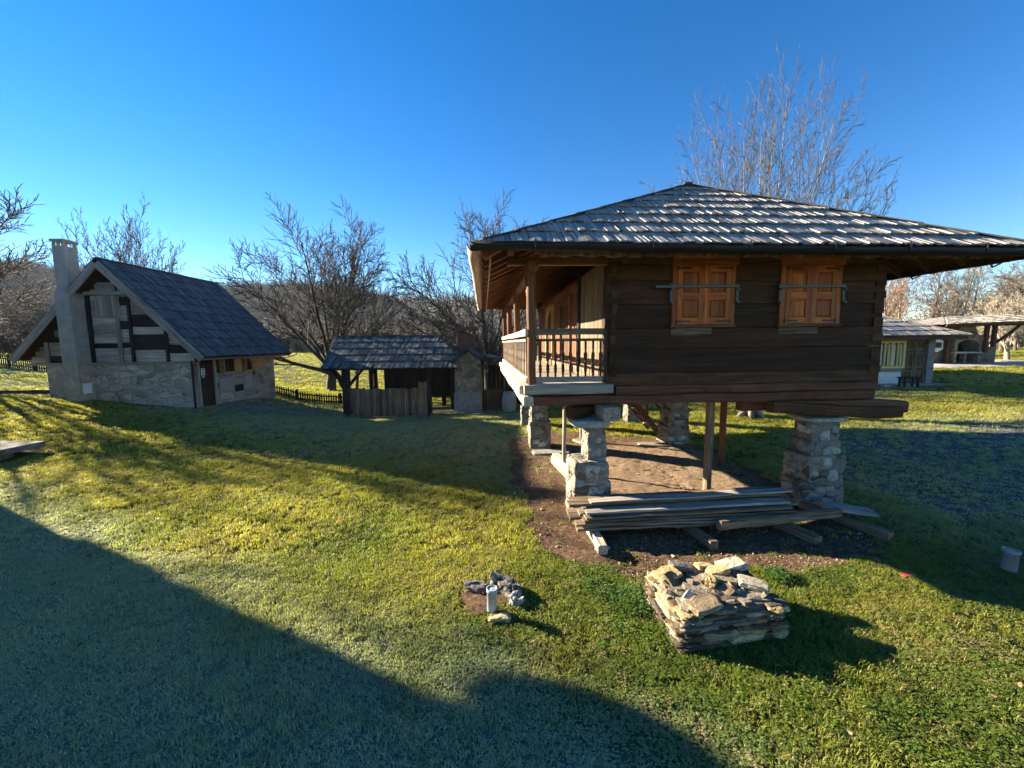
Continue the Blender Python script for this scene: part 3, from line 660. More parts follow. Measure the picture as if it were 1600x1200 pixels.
def gut(m, pts, r):
    n = 14; P = [Vector(pts[0]).lerp(Vector(pts[1]), i / n) for i in range(n + 1)]
    P = [p + Vector((uni(-.008, .008), uni(-.008, .008), uni(-.01, .01))) for p in P]
    d = (P[-1] - P[0]).normalized(); s = d.cross(Vector((0, 0, 1))).normalized(); k = 7; vs = []; fs = []
    for p in P:
        for rr in (r, r * .72):
            for j in range(k): t = math.pi + math.pi * j / (k - 1); vs.append(p + s * math.cos(t) * rr + Vector((0, 0, math.sin(t) * rr)))
    for i in range(n):
        A = i * 2 * k; B = A + 2 * k
        for j in range(k - 1):
            fs.append((A + j, A + j + 1, B + j + 1, B + j)); fs.append((A + k + j + 1, A + k + j, B + k + j, B + k + j + 1))
        fs.append((A, B, B + k, A + k)); fs.append((A + k - 1, A + 2 * k - 1, B + 2 * k - 1, B + k - 1))
    for A in (0, n * 2 * k):
        for j in range(k - 1): fs.append((A + j, A + k + j, A + k + j + 1, A + j + 1))
    m.add(vs, fs, 0, .5, (d, s, Vector((0, 0, 1))), P[0])
gpart('gutter', M['gutter'], lambda m: gut(m, ((E0 - .12, F0 - .09, 4.145), (E1 + .1, F0 - .09, 4.10)), .098), smooth=True)
gpart('gutter', M['gutter_sunlit'], lambda m: gut(m, ((E0 - .09, F1, 4.13), (E0 - .09, F0 - .02, 4.13)), .075), smooth=True)
gpart('gutter', M['gutter'], lambda m: gut(m, ((E1 + .09, F0, 4.10), (E1 + .09, F1, 4.12)), .08), smooth=True)
for u in (.0, 1.55, 2.9, 4.1, 5.2, 6.35):
    gpart('gutter_hook', M['iron'], lambda m: m.tube([(u, F0 - .0, 4.19), (u, F0 - .19, 4.17), (u, F0 - .19, 4.08), (u, F0 - .09, 4.035), (u, F0 + .08, 4.02)], .011, 5))
for v in (-.3, .9, 2.1, 3.4, 4.8, 6.2):
    gpart('gutter_hook', M['iron'], lambda m: m.tube([(E1 + .19, v, 4.14), (E1 + .19, v, 4.05), (E1 + .09, v, 4.0), (E1 + .02, v, 3.97), (E1 - .03, v, 4.03)], .014, 5))
# -- props and stair below
def prop(u, v, z0, z1, w, mat, r=None): gpart('prop_post', M[mat], lambda m: m.beam((u, v, z0), (u + .02, v, z1), w, w, up=(0, 1, 0), n=6, wob=.006, r=r, ch=.2))
prop(3.30, .50, -.02, 1.86, .125, 'wood_plank', .95)
prop(4.75, 2.4, -.02, 1.76, .12, 'wood_brown', .5)
prop(1.02, 2.15, .26, 1.86, .075, 'wood_grey', .6)
prop(2.1, 4.9, .1, 1.66, .12, 'wood_grey', .3)
def stair(m):
    a0, a1 = Vector((3.3, 5.6, 1.75)), Vector((4.7, 5.6, 0.02))
    for dv in (0, .75): m.beam(a0 + Vector((0, dv, 0)), a1 + Vector((0, dv, 0)), .06, .17, r=.5)
gpart('stair', M['wood_brown'], stair)
ST = [o for o in GR.children if o.name.startswith('stair')][0]
for k in range(7):
    t = (k + .5) / 7; gpart('tread', M['wood_pale'], lambda m: m.box((3.3 + 1.4 * t - .13, 5.57, 1.75 - 1.73 * t + .05), (3.3 + 1.4 * t + .13, 6.4, 1.75 - 1.73 * t + .09), 0), ST)
gpart('stair_rail', M['wood_brown'], lambda m: (m.beam((3.6, 5.55, 1.95), (4.95, 5.55, .55), .06, .06), m.beam((4.92, 5.55, 0), (4.92, 5.55, .9), .09, .09, up=(0, 1, 0)), m.beam((4.3, 5.55, .5), (4.3, 5.55, 1.25), .06, .06, up=(0, 1, 0))), ST)

# ------------------------------------------------------------------ boards and slabs near the granary
def gw(u, v, z=0.):
    a = R(4); return Vector((.25 + u * math.cos(a) - v * math.sin(a), 6.3 + u * math.sin(a) + v * math.cos(a), z))
def loose(name, build_fn, mat, label, cat, group=None, smooth=False):
    m = MB(); build_fn(m)
    V = np.array(m.V); c = np.array([(V[:, 0].min() + V[:, 0].max()) / 2, (V[:, 1].min() + V[:, 1].max()) / 2, V[:, 2].min()])
    m.V = [tuple(v - c) for v in V]
    o = m.build(name, mat, None, smooth); o.location = c
    return tag(o, label, cat, group)
BE = [(.86, 'leftmost squared timber bearer under the plank stack with its lit end showing'), (2.25, 'dark bearer timber under the middle of the plank stack'), (3.62, 'bearer timber with a pale sawn end between the middle one and the far right one'), (4.62, 'rightmost bearer timber lying past the end of the plank stack')]
for k, (u, lab) in enumerate(BE):
    dx = (0, .15, .28, .35)[k]; z = g1(*gw(u, -.8)[:2])
    loose('bearer_timber', lambda m: m.beam(gw(u + .0, -.12, z + .075), gw(u + dx, -1.28, z + .075), .13, .13, n=4, wob=.006, r=.4 + .1 * k), [M['wood_pale'], M['wood_plank'], M['wood_plank'], M['wood_plank']][k], lab, 'timber', 'bearers under the plank stack')
z = .165
layer = 0
PLK = [(.62, 3.66), (.72, 4.0), (.55, 3.9), (.70, 4.05), (.78, 3.98), (.66, 4.02), (.58, 3.9), (.74, 4.05)]
top_labels = {7: 'pale bleached waney plank topping the stack in front of the granary'}
for layer, (a, b) in enumerate(PLK):
    th = uni(.034, .046)
    for j, (v, w) in enumerate(((-.80, .19), (-.59, .19), (-.40, .16))):
        if layer == 7 and j != 1: continue
        if layer == 6 and j == 0: continue
        a2 = a + uni(-.1, .16); b2 = b + uni(-.25, .05); sl = .010 * layer
        vv = v + uni(-.035, .035)
        if layer == 7: lab, grp, mat = top_labels[7], 'planks stacked in front of the granary', M['wood_grey']
        elif j == 0: lab, grp, mat = 'weathered rough plank in the front face of the stack before the granary', 'planks stacked in front of the granary', random.choice((M['wood_plank'], M['wood_plank'], M['wood_grey']))
        else: lab, grp, mat = 'weathered rough plank in the back of the stack before the granary', 'planks stacked in front of the granary', M['wood_plank']
        loose('plank', lambda m: m.beam(gw(a2, vv, z + th / 2), gw(b2, vv + uni(-.03, .03), z + th / 2 + sl), w * uni(.8, 1.1), th * uni(.6, 1.1), n=10, wob=.0075, ch=.3), mat, lab, 'plank', grp)
    z += th + .004
loose('squared_timber', lambda m: m.beam(gw(2.6, -1.04, .245), gw(4.72, -.72, .21), .10, .13, n=6, wob=.008, r=.75), M['wood_plank'], 'long square beam leaning along the plank stack and reaching right to the stone pier', 'beam')
loose('board_offcut', lambda m: m.beam(gw(4.62, -.52, .24), gw(5.25, -.75, .20), .3, .05, n=3, wob=.012, r=.5), M['wood_grey'], 'short grey board resting over the rightmost bearer beside the right stone pier', 'board')
loose('board_offcut', lambda m: m.beam(gw(.80, -1.16, .03), gw(.98, -1.1, .03), .09, .05), M['wood_pale'], 'tiny pale offcut on the soil at the left bearer', 'board')
for k in range(4):
    loose('short_board', lambda m: m.beam(gw(1.08 + .02 * k, 1.55 + .1 * k, .03 + .062 * k), gw(.95 + .01 * k, 3.0 - .03 * k, .03 + .062 * k), .17, .055, n=3, wob=.005, r=.5 + .1 * k), M['wood_pale'],
          ['lowest short board under the thin prop behind the front left pier', 'second short board from the ground under the thin prop', 'third short board from the ground under the thin prop', 'topmost short board carrying the thin prop'][k], 'board', 'short boards under the thin prop')
loose('flat_board', lambda m: m.beam(gw(1.9, 4.7, .05), gw(2.55, 5.0, .05), .4, .07, n=2, wob=.006), M['wood_grey'], 'flat grey board on the soil under the granary, carrying a prop', 'board')
loose('stone_flag', lambda m: m.rock(gw(1.0, 3.75, .02), (.95, .42, .09), 0, Matrix.Rotation(.1, 3, 'Z'), .8, .06, sub=5), M['pier_cap'], 'flat pale stone flag beside the middle left pier', 'stone')
loose('stone_flag', lambda m: m.rock(gw(3.95, 4.2, .02), (.9, .4, .08), 0, None, .8, .08, sub=5), M['slab_pale'], 'flat pale stone flag at the foot of the stair under the granary', 'stone')

# -- the dry-stone pile
PC = Vector((2.02, 3.84, 0)); PA = R(7); PL, PW, PH = 1.08, .72, .36
def pw(a, b, z): return PC + Vector((a * math.cos(PA) - b * math.sin(PA), a * math.sin(PA) + b * math.cos(PA), z))
SLABS = [M['slab'], M['slab'], M['slab'], M['slab'], M['slab_grey'], M['slab_grey'], M['slab_ochre']]
z = .0; lay = 0
while z < PH - .03:
    th = uni(.034, .062); ins = .05 * z / PH
    for side in range(4):
        Ls = PL if side % 2 == 0 else PW; t = -Ls / 2 + uni(-.03, .02)
        while t < Ls / 2 - .04:
            l = uni(.10, .42); l = min(l, Ls / 2 - t + .04); dep = uni(.14, .2); h = th * uni(.62, 1.2)
            c = t + l / 2; o = dep / 2 - uni(-.015, .03) + ins
            if side == 0: p = pw(c, -PW / 2 + o, z + h / 2); rz = PA; sz = (l, dep)
            elif side == 2: p = pw(c, PW / 2 - o, z + h / 2); rz = PA; sz = (l, dep)
            elif side == 1: p = pw(PL / 2 - o, c, z + h / 2); rz = PA + math.pi / 2; sz = (l, dep)
            else: p = pw(-PL / 2 + o, c, z + h / 2); rz = PA + math.pi / 2; sz = (l, dep)
            sd = ('front', 'right', 'back', 'left')[side]
            loose('flat_stone', lambda m: m.rock(p, (sz[0] * 1.02, sz[1], h * 1.12), 0, Matrix.Rotation(rz + uni(-.12, .12), 3, 'Z') @ Matrix.Rotation(uni(-.05, .05), 3, 'X'), .76, .21, sub=5), random.choice(SLABS),
                  'flat ochre grey stone laid in the %s face of the dry stone pile' % sd, 'stone', 'stones laid in the %s face of the pile' % sd)
            t += l
    z += th; lay += 1
SPEC = [(-.36, .24, .30, .20, .06, M['slab_ochre'], 'large ochre yellow slab at the back left corner on top of the stone pile', .5),
        (.40, -.05, .27, .17, .07, M['slab_pale'], 'pale round slab with dark spots near the right front top of the stone pile', -.4),
        (.40, .28, .30, .2, .09, M['slab_pale'], 'whitish lichen crusted stone at the back right of the pile', .2),
        (.20, .22, .24, .16, .07, M['slab_ochre'], 'rounded yellowish slab left of the whitish lichened stone', .1),
        (-.22, -.06, .24, .10, .05, M['slab_grey'], 'slate grey oblong slab in the left middle of the pile top', -.6),
        (.14, .05, .36, .09, .06, M['slab_pale'], 'long narrow pale slab lying across the middle of the pile', -.25),
        (-.14, .36, .26, .14, .07, M['slab_grey'], 'grey slab with a dark shaded side at the back edge of the pile top', .05),
        (-.26, -.26, .34, .20, .05, M['slab'], 'broad tan slab at the front left corner on top of the pile', .35),
        (-.0, .02, .13, .10, .10, M['slab_ochre'], 'upright tan chunk standing in the middle of the pile top', .9),
        (.12, .34, .2, .12, .06, M['slab_ochre'], 'yellow slab at the back middle edge of the pile top', .2)]
for (a, b, l, w, h, mat, lab, rz) in SPEC:
    p = pw(a, b, PH + h / 2 - .02 + uni(.0, .015))
    loose('top_stone', lambda m: m.rock(p, (l, w, h), 0, Matrix.Rotation(rz, 3, 'Z') @ Matrix.Rotation(uni(-.15, .15), 3, 'X') @ Matrix.Rotation(uni(-.2, .2), 3, 'Y'), .6, .12, sub=5), mat, lab, 'stone')
for k in range(62):
    a = uni(-.48, .48); b = uni(-.30, .32); l = uni(.06, .17); w = l * uni(.45, .9); h = uni(.025, .07)
    p = pw(a, b, PH + uni(-.06, .02))
    loose('loose_stone', lambda m: m.rock(p, (l, w, h), 0, Matrix.Rotation(uni(0, 3.1), 3, 'Z') @ Matrix.Rotation(uni(-.7, .7), 3, 'X') @ Matrix.Rotation(uni(-.5, .5), 3, 'Y'), .7, .14, sub=2), random.choice(SLABS + [M['slab_pale']]),
          'small broken stone lying loose on top of the dry stone pile', 'stone', 'loose stones on top of the pile')
core = []
for k in range(9):
    p = pw(-.3 + .3 * (k % 3), -.15 + .15 * (k // 3), .19)
    loose('fill_stone', lambda m: m.rock(p, (.32, .2, .34), 0, None, .9, .08, sub=3), M['slab_grey'], 'rough filling stone inside the dry stone pile', 'stone', 'filling stones of the pile')

# -- drain pipes and their stones
def pipe(x, y, h, r, mat, label, tilt=0.):
    z = g1(x, y); o = empty('drain_pipe', (x, y, z - .04), 0, label, 'pipe')
    o.rotation_euler = (0, tilt, 0)
    def body(m):
        n = 20; ring = []
        prof = [(r, 0), (r, h * .86), (r * 1.12, h * .865), (r * 1.12, h), (r * .95, h), (r * .95, h * .5)]
        vs = [(q * math.cos(2 * math.pi * j / n), q * math.sin(2 * math.pi * j / n), zz) for q, zz in prof for j in range(n)]
        fs = [(i * n + j, i * n + (j + 1) % n, (i + 1) * n + (j + 1) % n, (i + 1) * n + j) for i in range(len(prof) - 1) for j in range(n)]
        m.add(vs, fs, 0, .5)
    m = MB(); body(m); m.build('pipe_body', mat, o, True)
    c = MB(); n = 20
    c.add([(r * 1.0 * math.cos(2 * math.pi * j / n), r * 1.0 * math.sin(2 * math.pi * j / n), h * .96) for j in range(n)] + [(0, 0, h * .98)], [(j, (j + 1) % n, n) for j in range(n)], 0, .5); c.build('end_cap', mat, o)
pipe(-.24, 3.97, .31, .052, M['pvc'], 'upright pale grey plastic drain pipe between stones in the lawn', .02)
pipe(6.06, 4.64, .32, .07, M['pvc_dull'], 'dull grey plastic pipe standing in shade at the right edge', .03)
def rock1(x, y, s, label, mat='rock_grey', rz=0., zz=0., rough=.30, boxy=.6, name='rock', tilt=0.):
    z = g1(x, y)
    loose(name, lambda m: m.rock((x, y, z + zz), s, 0, Matrix.Rotation(rz, 3, 'Z') @ Matrix.Rotation(tilt, 3, 'X'), boxy, rough, sub=9), M[mat], label, 'rock', None, False)
rock1(-.06, 4.30, (.20, .28, .15), 'grey pitted rock with rough top just right of the drain pipe', rz=.6, zz=.05)
rock1(.02, 4.14, (.16, .2, .16), 'lower dark grey rock right of the drain pipe', rz=.2, zz=.03)
rock1(-.43, 4.36, (.28, .18, .12), 'dark rock half buried left behind the drain pipe', 'rock_dark', rz=-.2, zz=.01)
rock1(-.22, 4.45, (.12, .1, .14), 'small whitish stone behind the drain pipe', 'slab_pale', .4, .07)
rock1(-.15, 3.84, (.20, .10, .06), 'flat pale yellow stone at the foot of the drain pipe', 'slab_ochre', .1, .03, boxy=.6)
# torn earth around the pipe
def hollow(m):
    n = 16; vs = [(0, 0, .012)]; rr = []
    for j in range(n): a = 2 * math.pi * j / n; q = .20 + .07 * math.sin(3 * a + 1) + uni(-.03, .03); vs.append((q * math.cos(a) * 1.2, q * math.sin(a), .0))
    m.add(vs, [(0, 1 + j, 1 + (j + 1) % n) for j in range(n)], 0, .5)
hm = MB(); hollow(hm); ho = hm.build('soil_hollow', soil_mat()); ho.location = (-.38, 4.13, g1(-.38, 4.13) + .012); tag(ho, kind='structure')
loose('red_cap', lambda m: m.beam((4.62, 4.50, .05), (4.76, 4.52, .06), .09, .02, ch=.3), M['red'], 'small flat red plastic piece lying in the grass at the shadow edge', 'plastic')

# -- stone slabs at the left edge
SZ = g1(-12, 9.3)
loose('stone_block', lambda m: m.beam((-15.0, 9.6, SZ + .20), (-11.75, 9.35, SZ + .20), .95, .13, n=6, wob=.02, r=.4), M['rock_grey'], 'upper flat frosty slab of the low stone steps at the left edge', 'slab', 'low stone steps')
loose('stone_block', lambda m: m.beam((-15.0, 9.1, SZ + .03), (-12.0, 8.85, SZ + .03), 1.1, .24, n=6, wob=.03, r=.4), M['slab_grey'], 'lower grey slab of the low stone steps at the left edge', 'slab', 'low stone steps')

# ------------------------------------------------------------------ STONE HOUSE
SH = empty('stone_house', (-12.4, 15.5, 0), R(1.5), 'small stone and timber house with a steep shingle roof and tall grey chimney', 'house')
def hpart(name, mat, fn, parent=SH, smooth=False):
    m = MB(); fn(m); return m.build(name, mat, parent, smooth)
AU, AZ = -2.68, 6.05; SLR = (AZ - 2.47) / (.82 - AU)
def stonewalls(m):
    m.box((-5.46, 0, -.3), (0, .4, 2.25), 0, ch=.02)
    m.box((-5.46, .4, -.3), (-5.06, 5.2, 2.3), 0, ch=.02); m.box((-5.46, 5.2, -.3), (0, 5.6, 2.3), 0, ch=.02)
    m.box((-.42, 3.95, -.3), (-.0, 5.2, 2.3), 0, ch=.02); m.box((-.42, 1.3, -.3), (-.01, 3.95, .52), 0, ch=.02)
    m.box((-.42, .401, -.3), (-.01, 1.3, .40), 0, ch=.02)
hpart('stone_wall', M['stone_wall'], stonewalls)
def gablecol(m, u0, u1, z0, zt, pat):
    """horizontal boards between posts, clipped by the roof line"""
    z = z0
    while z < zt:
        h = uni(.17, .34); z1 = min(z + h, zt)
        lo = max(u0, AU - (AZ - .12 - z1) / SLR if True else u0); hi = min(u1, AU + (AZ - .12 - z1) / SLR)
        if hi - lo > .05:
            mi = 1 if rnd() < pat else 0
            m.box((lo + .003, .02 + uni(0, .02), z + .004), (hi - .003, .07, z1 - .004), mi, ch=.05, n=3, wob=.003)
        z = z1
def gable(m):
    for (u0, u1, pt) in ((-6.1, -5.42, .1), (-5.3, -4.3, .45), (-4.12, -3.72, .45), (-3.58, -2.66, .12), (-2.54, -2.2, .45), (-2.1, -.9, .5), (-.8, .1, .35)): gablecol(m, u0, u1, 2.27, 5.3, pt * .75)
    m.box((-6.1, .08, 2.25), (.1, .12, 2.4), 1)
hpart('gable_boards', [M['wood_silver'], M['wood_black']], gable)
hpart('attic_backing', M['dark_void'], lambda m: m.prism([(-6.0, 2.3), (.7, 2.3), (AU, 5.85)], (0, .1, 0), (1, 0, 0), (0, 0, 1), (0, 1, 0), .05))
for (u, w, mat) in ((-5.36, .12, 'wood_grey'), (-4.2, .16, 'wood_grey'), (-3.65, .12, 'wood_black'), (-2.6, .12, 'wood_grey'), (-2.15, .1, 'wood_black'), (-.85, .1, 'wood_black')):
    zt = min(AZ - .2 - SLR * abs(u - AU) - .05, 5.2)
    hpart('gable_post', M[mat], lambda m: m.box((u - w / 2, -.05, 2.26), (u + w / 2, .015, zt), 0))
hpart('gable_beam', M['wood_grey'], lambda m: m.beam((-6.15, .02, 2.22), (.08, .02, 2.22), .16, .09, n=6, wob=.004, r=.3))
hpart('gable_beam', M['wood_grey'], lambda m: m.beam((-3.75, -.03, 4.88), (-2.1, -.03, 4.88), .1, .14, n=2, r=.8))
hpart('loft_hatch', M['wood_grey'], lambda m: [m.box((-3.38 + .3 * k, -.02, 4.0), (-3.38 + .3 * k + .29, .018, 4.8), 0, r=(.9, .25, .75)[k]) for k in range(3)])
def sideboards(m):
    for (v0, v1) in ((1.32, 1.42), (1.50, 2.32), (2.40, 3.02), (3.10, 3.7), (3.76, 3.94)):
        z = .53
        while z < 1.62:
            h = uni(.2, .36); z1 = min(z + h, 1.64); m.box((-.06, v0, z + .005), (-.015, v1, z1 - .005), 1 if rnd() < .25 else 0, n=2, wob=.003); z = z1
    for v in (1.46, 2.36, 3.06, 3.73): m.box((-.05, v - .035, .52), (.012, v + .035, 1.65), 0, r=.3)
    m.box((-.06, 1.3, 1.64), (.015, 3.98, 1.72), 0, r=.5)
    m.box((-.12, .02, .1), (-.0, .30, 2.3), 0, r=.75); m.box((.0, -.06, .1), (.06, .0, 2.3), 1, r=.4)
    m.box((-.08, 1.22, .3), (.02, 1.32, 2.3), 0, r=.5)
    m.box((-.06, 1.3, 2.28), (.0, 5.5, 2.42), 0)
hpart('side_boards', [M['wood_silver'], M['wood_black']], sideboards)
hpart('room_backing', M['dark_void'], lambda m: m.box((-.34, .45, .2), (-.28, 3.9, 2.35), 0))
dr = hpart('door', M['wood_log'], lambda m: [m.box((-.10, .36 + .17 * k, .42), (-.055, .36 + .17 * k + .165, 2.2), 0, r=.2 + .1 * (k % 3)) for k in range(5)])
hpart('door_step', M['concrete'], lambda m: m.box((-.1, .3, .1), (.45, 1.6, .34), 0, ch=.05), SH)
def plate(m):
    ol = [(-.10, .18), (.10, .18), (.10, -.06), (.06, -.16), (0, -.21), (-.06, -.16), (-.10, -.06)]
    m.prism(ol, (-.053, .62, 1.78), (0, 1, 0), (0, 0, 1), (1, 0, 0), .012, 0)
    for poly in ([(-.075, .15), (-.03, .15), (-.03, .11), (-.075, .11)], [(.0, .15), (.07, .15), (.07, .115), (.0, .115)], [(-.02, .09), (.03, .09), (.015, .02), (.06, -.02), (.045, -.04), (.0, -.005), (-.05, -.04), (-.06, -.02), (-.02, .02)], [(-.055, -.07), (.0, -.1), (.055, -.06), (.05, -.13), (0, -.15), (-.05, -.13)]):
        m.prism(poly, (-.0405, .62, 1.78), (0, 1, 0), (0, 0, 1), (1, 0, 0), .004, 1)
hpart('door_sign', [M['white'], M['black']], plate, dr)
hpart('door_handle', M['iron'], lambda m: m.tube([(-.05, 1.08, 1.2), (-.01, 1.08, 1.2), (-.01, .98, 1.2)], .012), dr)
for (v0, v1) in ((1.5, 2.42), (2.95, 3.75)):
    w = hpart('window', M['wood_door'], lambda m: (m.box((-.09, v0, 1.72), (-.04, v0 + .07, 2.28), 0), m.box((-.09, v1 - .07, 1.72), (-.04, v1, 2.28), 0), m.box((-.09, (v0 + v1) / 2 - .03, 1.73), (-.045, (v0 + v1) / 2 + .03, 2.28), 0)))
    hpart('pane', M['glass'], lambda m: m.box((-.075, v0 + .07, 1.725), (-.07, v1 - .07, 2.275), 0, ch=0), w)
    hpart('shutter', M['wood_larch'], lambda m: m.beam((.02, v0 - .0, 1.98), (.30, v0 - .10, 1.98), .03, .62, r=.5), w)
    hpart('shutter', M['wood_larch'], lambda m: m.beam((.02, v1 + .02, 1.98), (.26, v1 + .16, 1.98), .03, .62, r=.6), w)
# roof
RV0, RV1 = -.52, 5.75
def hroof(m):
    for sgn in (1, -1):
        eu = .84 if sgn > 0 else -6.14
        p0 = Vector((eu, RV0 if sgn < 0 else RV1, 2.47)) if False else Vector((eu, RV0, 2.45))
        es = Vector((AU - eu, 0, AZ - 2.45)); L = es.length
        shingle_plane(m, p0, (0, 1, 0), es, L, lambda s: (0, RV1 - RV0 - .0), (.52), (.08, .12), 0, .03, .06, jit=.008)
hpart('roof_shingles', M['shingle_dark'], hroof)
def hdeck(m):
    for sgn in (1, -1):
        eu = .80 if sgn > 0 else -6.1
        a, b = Vector((eu, RV0 + .02, 2.44)), Vector((AU, RV0 + .02, AZ - .03)); y = Vector((0, RV1 - RV0 - .04, 0)); dn = Vector((0, 0, -.05))
        vs = [a, b, b + y, a + y, a + dn, b + dn, b + y + dn, a + y + dn]
        m.add(vs, [(0, 1, 2, 3), (7, 6, 5, 4), (0, 4, 5, 1), (1, 5, 6, 2), (2, 6, 7, 3), (3, 7, 4, 0)], 0, .4, (Vector((0, 1, 0)), Vector((1, 0, 0)), Vector((0, 0, 1))))
hpart('roof_boarding', M['wood_log'], hdeck)
for sgn in (1, -1):
    eu = .80 if sgn > 0 else -6.08
    for v in (RV0 - .02, RV1 + .02):
        hpart('verge_board', M['wood_grey'], lambda m: m.beam((AU + .02 * sgn, v, AZ - .16), (eu, v, 2.36), .05, .26, up=(0, 0, 1), n=5, wob=.004, r=.35))
hpart('ridge_cap', M['shingle_dark'], lambda m: cap_line(m, (AU, RV0, AZ + .03), (AU, RV1, AZ + .03), .24, .6))
hpart('eave_pole', M['wood_grey'], lambda m: m.tube([(.72, RV0 + .1, 2.36), (.72, RV1 - .1, 2.36)], .05, 7))
hpart('gutter_spout', M['plaster'], lambda m: m.tube([(.30, 5.62, 2.1), (.95, 6.1, 2.35), (.98, 6.15, 2.5)], .028, 6))
# chimney
def chim(m):
    m.box((-4.27, -.60, -.2), (-3.70, 0, 2.28), 1, ch=.03)
    m.box((-4.25, -.58, 2.282), (-3.72, .0, 4.75), 0, ch=.03)
    for a in range(1): m.add([(-4.25, -.58, 4.751), (-3.72, -.58, 4.751), (-3.72, 0, 4.751), (-4.25, 0, 4.751), (-4.20, -.50, 5.0), (-3.78, -.50, 5.0), (-3.78, 0, 5.0), (-4.20, 0, 5.0)], [(0, 1, 5, 4), (1, 2, 6, 5), (2, 3, 7, 6), (3, 0, 4, 7), (4, 5, 6, 7)], 0, .5)
    m.box((-4.20, -.50, 4.9), (-3.78, -.0, 6.52), 0, ch=.03)
ch = hpart('chimney', [M['plaster'], M['stone_beige']], chim)
def ccap(m):
    for (u, v) in ((-4.19, -.49), (-3.86, -.49), (-4.19, -.09), (-3.86, -.09)): m.box((u, v, 6.521), (u + .07, v + .08, 6.68), 0)
    m.box((-4.23, -.53, 6.681), (-3.75, .03, 6.76), 0, ch=.1)
    m.box((-4.03, -.49, 6.521), (-3.96, -.41, 6.68), 0)
hpart('chimney_cap', M['plaster'], ccap, ch)
hpart('meter_box', M['white'], lambda m: m.box((-3.698, -.50, 1.12), (-3.62, -.22, 1.5), 0, ch=.05), SH)

# ------------------------------------------------------------------ SHELTER (open shed)
SD = empty('open_shelter', (-5.6, 18, -.38), 0, 'low open sided timber shelter under a mossy shingle roof', 'shelter')
def spart(name, mat, fn, parent=SD, smooth=False):
    m = MB(); fn(m)
    m.V = [(x + 5.6, y - 18, z + .38) for x, y, z in m.V]
    return m.build(name, mat, parent, smooth)
for (x, y, w, zt) in ((-7.5, 18, .3, 1.9), (-3.75, 18.02, .2, 1.9), (-7.4, 21.6, .2, 1.9), (-3.7, 21.6, .2, 1.9), (-5.6, 21.6, .16, 1.9), (-7.0, 19.8, .16, 2.6), (-2.9, 19.4, .18, 2.0)):
    spart('post', M['wood_black'], lambda m: m.box((x - w / 2, y - w / 2, -.55), (x + w / 2, y + w / 2, zt), 0, n=4, wob=.008))
spart('curved_brace', M['wood_black'], lambda m: m.tube([(-7.62, 18, .95), (-7.75, 18, 1.3), (-7.95, 18, 1.6), (-8.25, 18, 1.82)], [.12, .12, .11, .09], 6))
spart('curved_brace', M['wood_black'], lambda m: m.tube([(-7.4, 18.1, 1.0), (-7.1, 18.6, 1.55), (-6.95, 19.1, 1.85)], .07, 6))
spart('curved_brace', M['wood_black'], lambda m: m.tube([(-7.4, 21.5, .6), (-7.2, 20.9, 1.3), (-7.1, 20.2, 1.85)], .07, 6))
spart('wall_plate', M['wood_black'], lambda m: (m.beam((-8.3, 18, 1.86), (-2.6, 18, 1.9), .16, .14), m.beam((-8.3, 21.6, 1.86), (-2.6, 21.6, 1.86), .16, .14), m.beam((-8.4, 19.9, 3.05), (-3.6, 19.9, 3.05), .14, .14)))
def pick(m):
    x = -7.35
    while x < -3.85:
        w = uni(.13, .18); m.box((x, 17.93, -.40 + uni(-.02, .02)), (x + w - uni(.006, .02), 17.965, .86 + uni(-.05, .05) + (.3 if x > -4.3 else 0)), 0, ch=.05); x += w
    for z in (.05, .62): m.box((-7.4, 17.966, z), (-3.85, 18.02, z + .09), 0)
spart('board_wall', M['wood_plank'], pick)
def backw(m):
    x = -6.9
    while x < -2.7:
        w = uni(.15, .22); m.box((x, 21.52, -.02 + uni(-.03, .03)), (x + w - .004, 21.55, 1.86), 0, ch=.05); x += w
spart('back_wall', M['wood_black'], backw)
EY0, EY1, RY = 17.55, 22.2, 19.9
def sroof(m):
    lo0 = Vector((-8.38, EY0, 1.80)); es = Vector((.0, RY - EY0, 3.24 - 1.80)); L = es.length
    shingle_plane(m, lo0, (1, 0, 0), es, L, lambda s: (-.28 * 0 - .0 + (-.3) * s / L, 6.0 - 1.7 * max(0, s / L - .25)), .52, (.09, .15), 0, .022, .05)
    lo1 = Vector((-8.38, EY1, 1.75)); es = Vector((0, RY - EY1, 3.24 - 1.75)); L2 = es.length
    shingle_plane(m, lo1, (1, 0, 0), es, L2, lambda s: (-.3 * s / L2, 6.0 - 1.7 * max(0, s / L2 - .25)), .52, (.1, .16), 0, .022, .05)
    # end slope on the right
    a = Vector((-2.2, EY1, 1.95)); ex = Vector((0, -1, 0)); es = Vector((-1.75, 0, 1.25)); L3 = es.length
    shingle_plane(m, Vector((-2.0, EY1 - .2, 1.9)), ex, es, L3, lambda s: (2.1 * s / L3, 4.2 - 2.0 * s / L3), .52, (.1, .16), 0, .022, .05)
spart('roof_shingles', M['shingle_moss'], sroof)
def sdeck(m):
    for (y0, z0, xr) in ((EY0, 1.78, -2.4), (EY1, 1.73, -2.4)):
        a = Vector((-8.36, y0, z0)); b = Vector((xr, y0, z0)); c = Vector((-3.9, RY, 3.2)); d = Vector((-8.66, RY, 3.2)); dn = Vector((0, 0, -.05))
        m.add([a, b, c, d, a + dn, b + dn, c + dn, d + dn], [(0, 1, 2, 3), (7, 6, 5, 4), (0, 4, 5, 1), (1, 5, 6, 2), (2, 6, 7, 3), (3, 7, 4, 0)], 0, .4)
spart('roof_boarding', M['wood_black'], sdeck)
spart('ridge_cap', M['shingle_moss'], lambda m: cap_line(m, (-8.68, RY, 3.27), (-3.8, RY, 3.27), .22, .55))
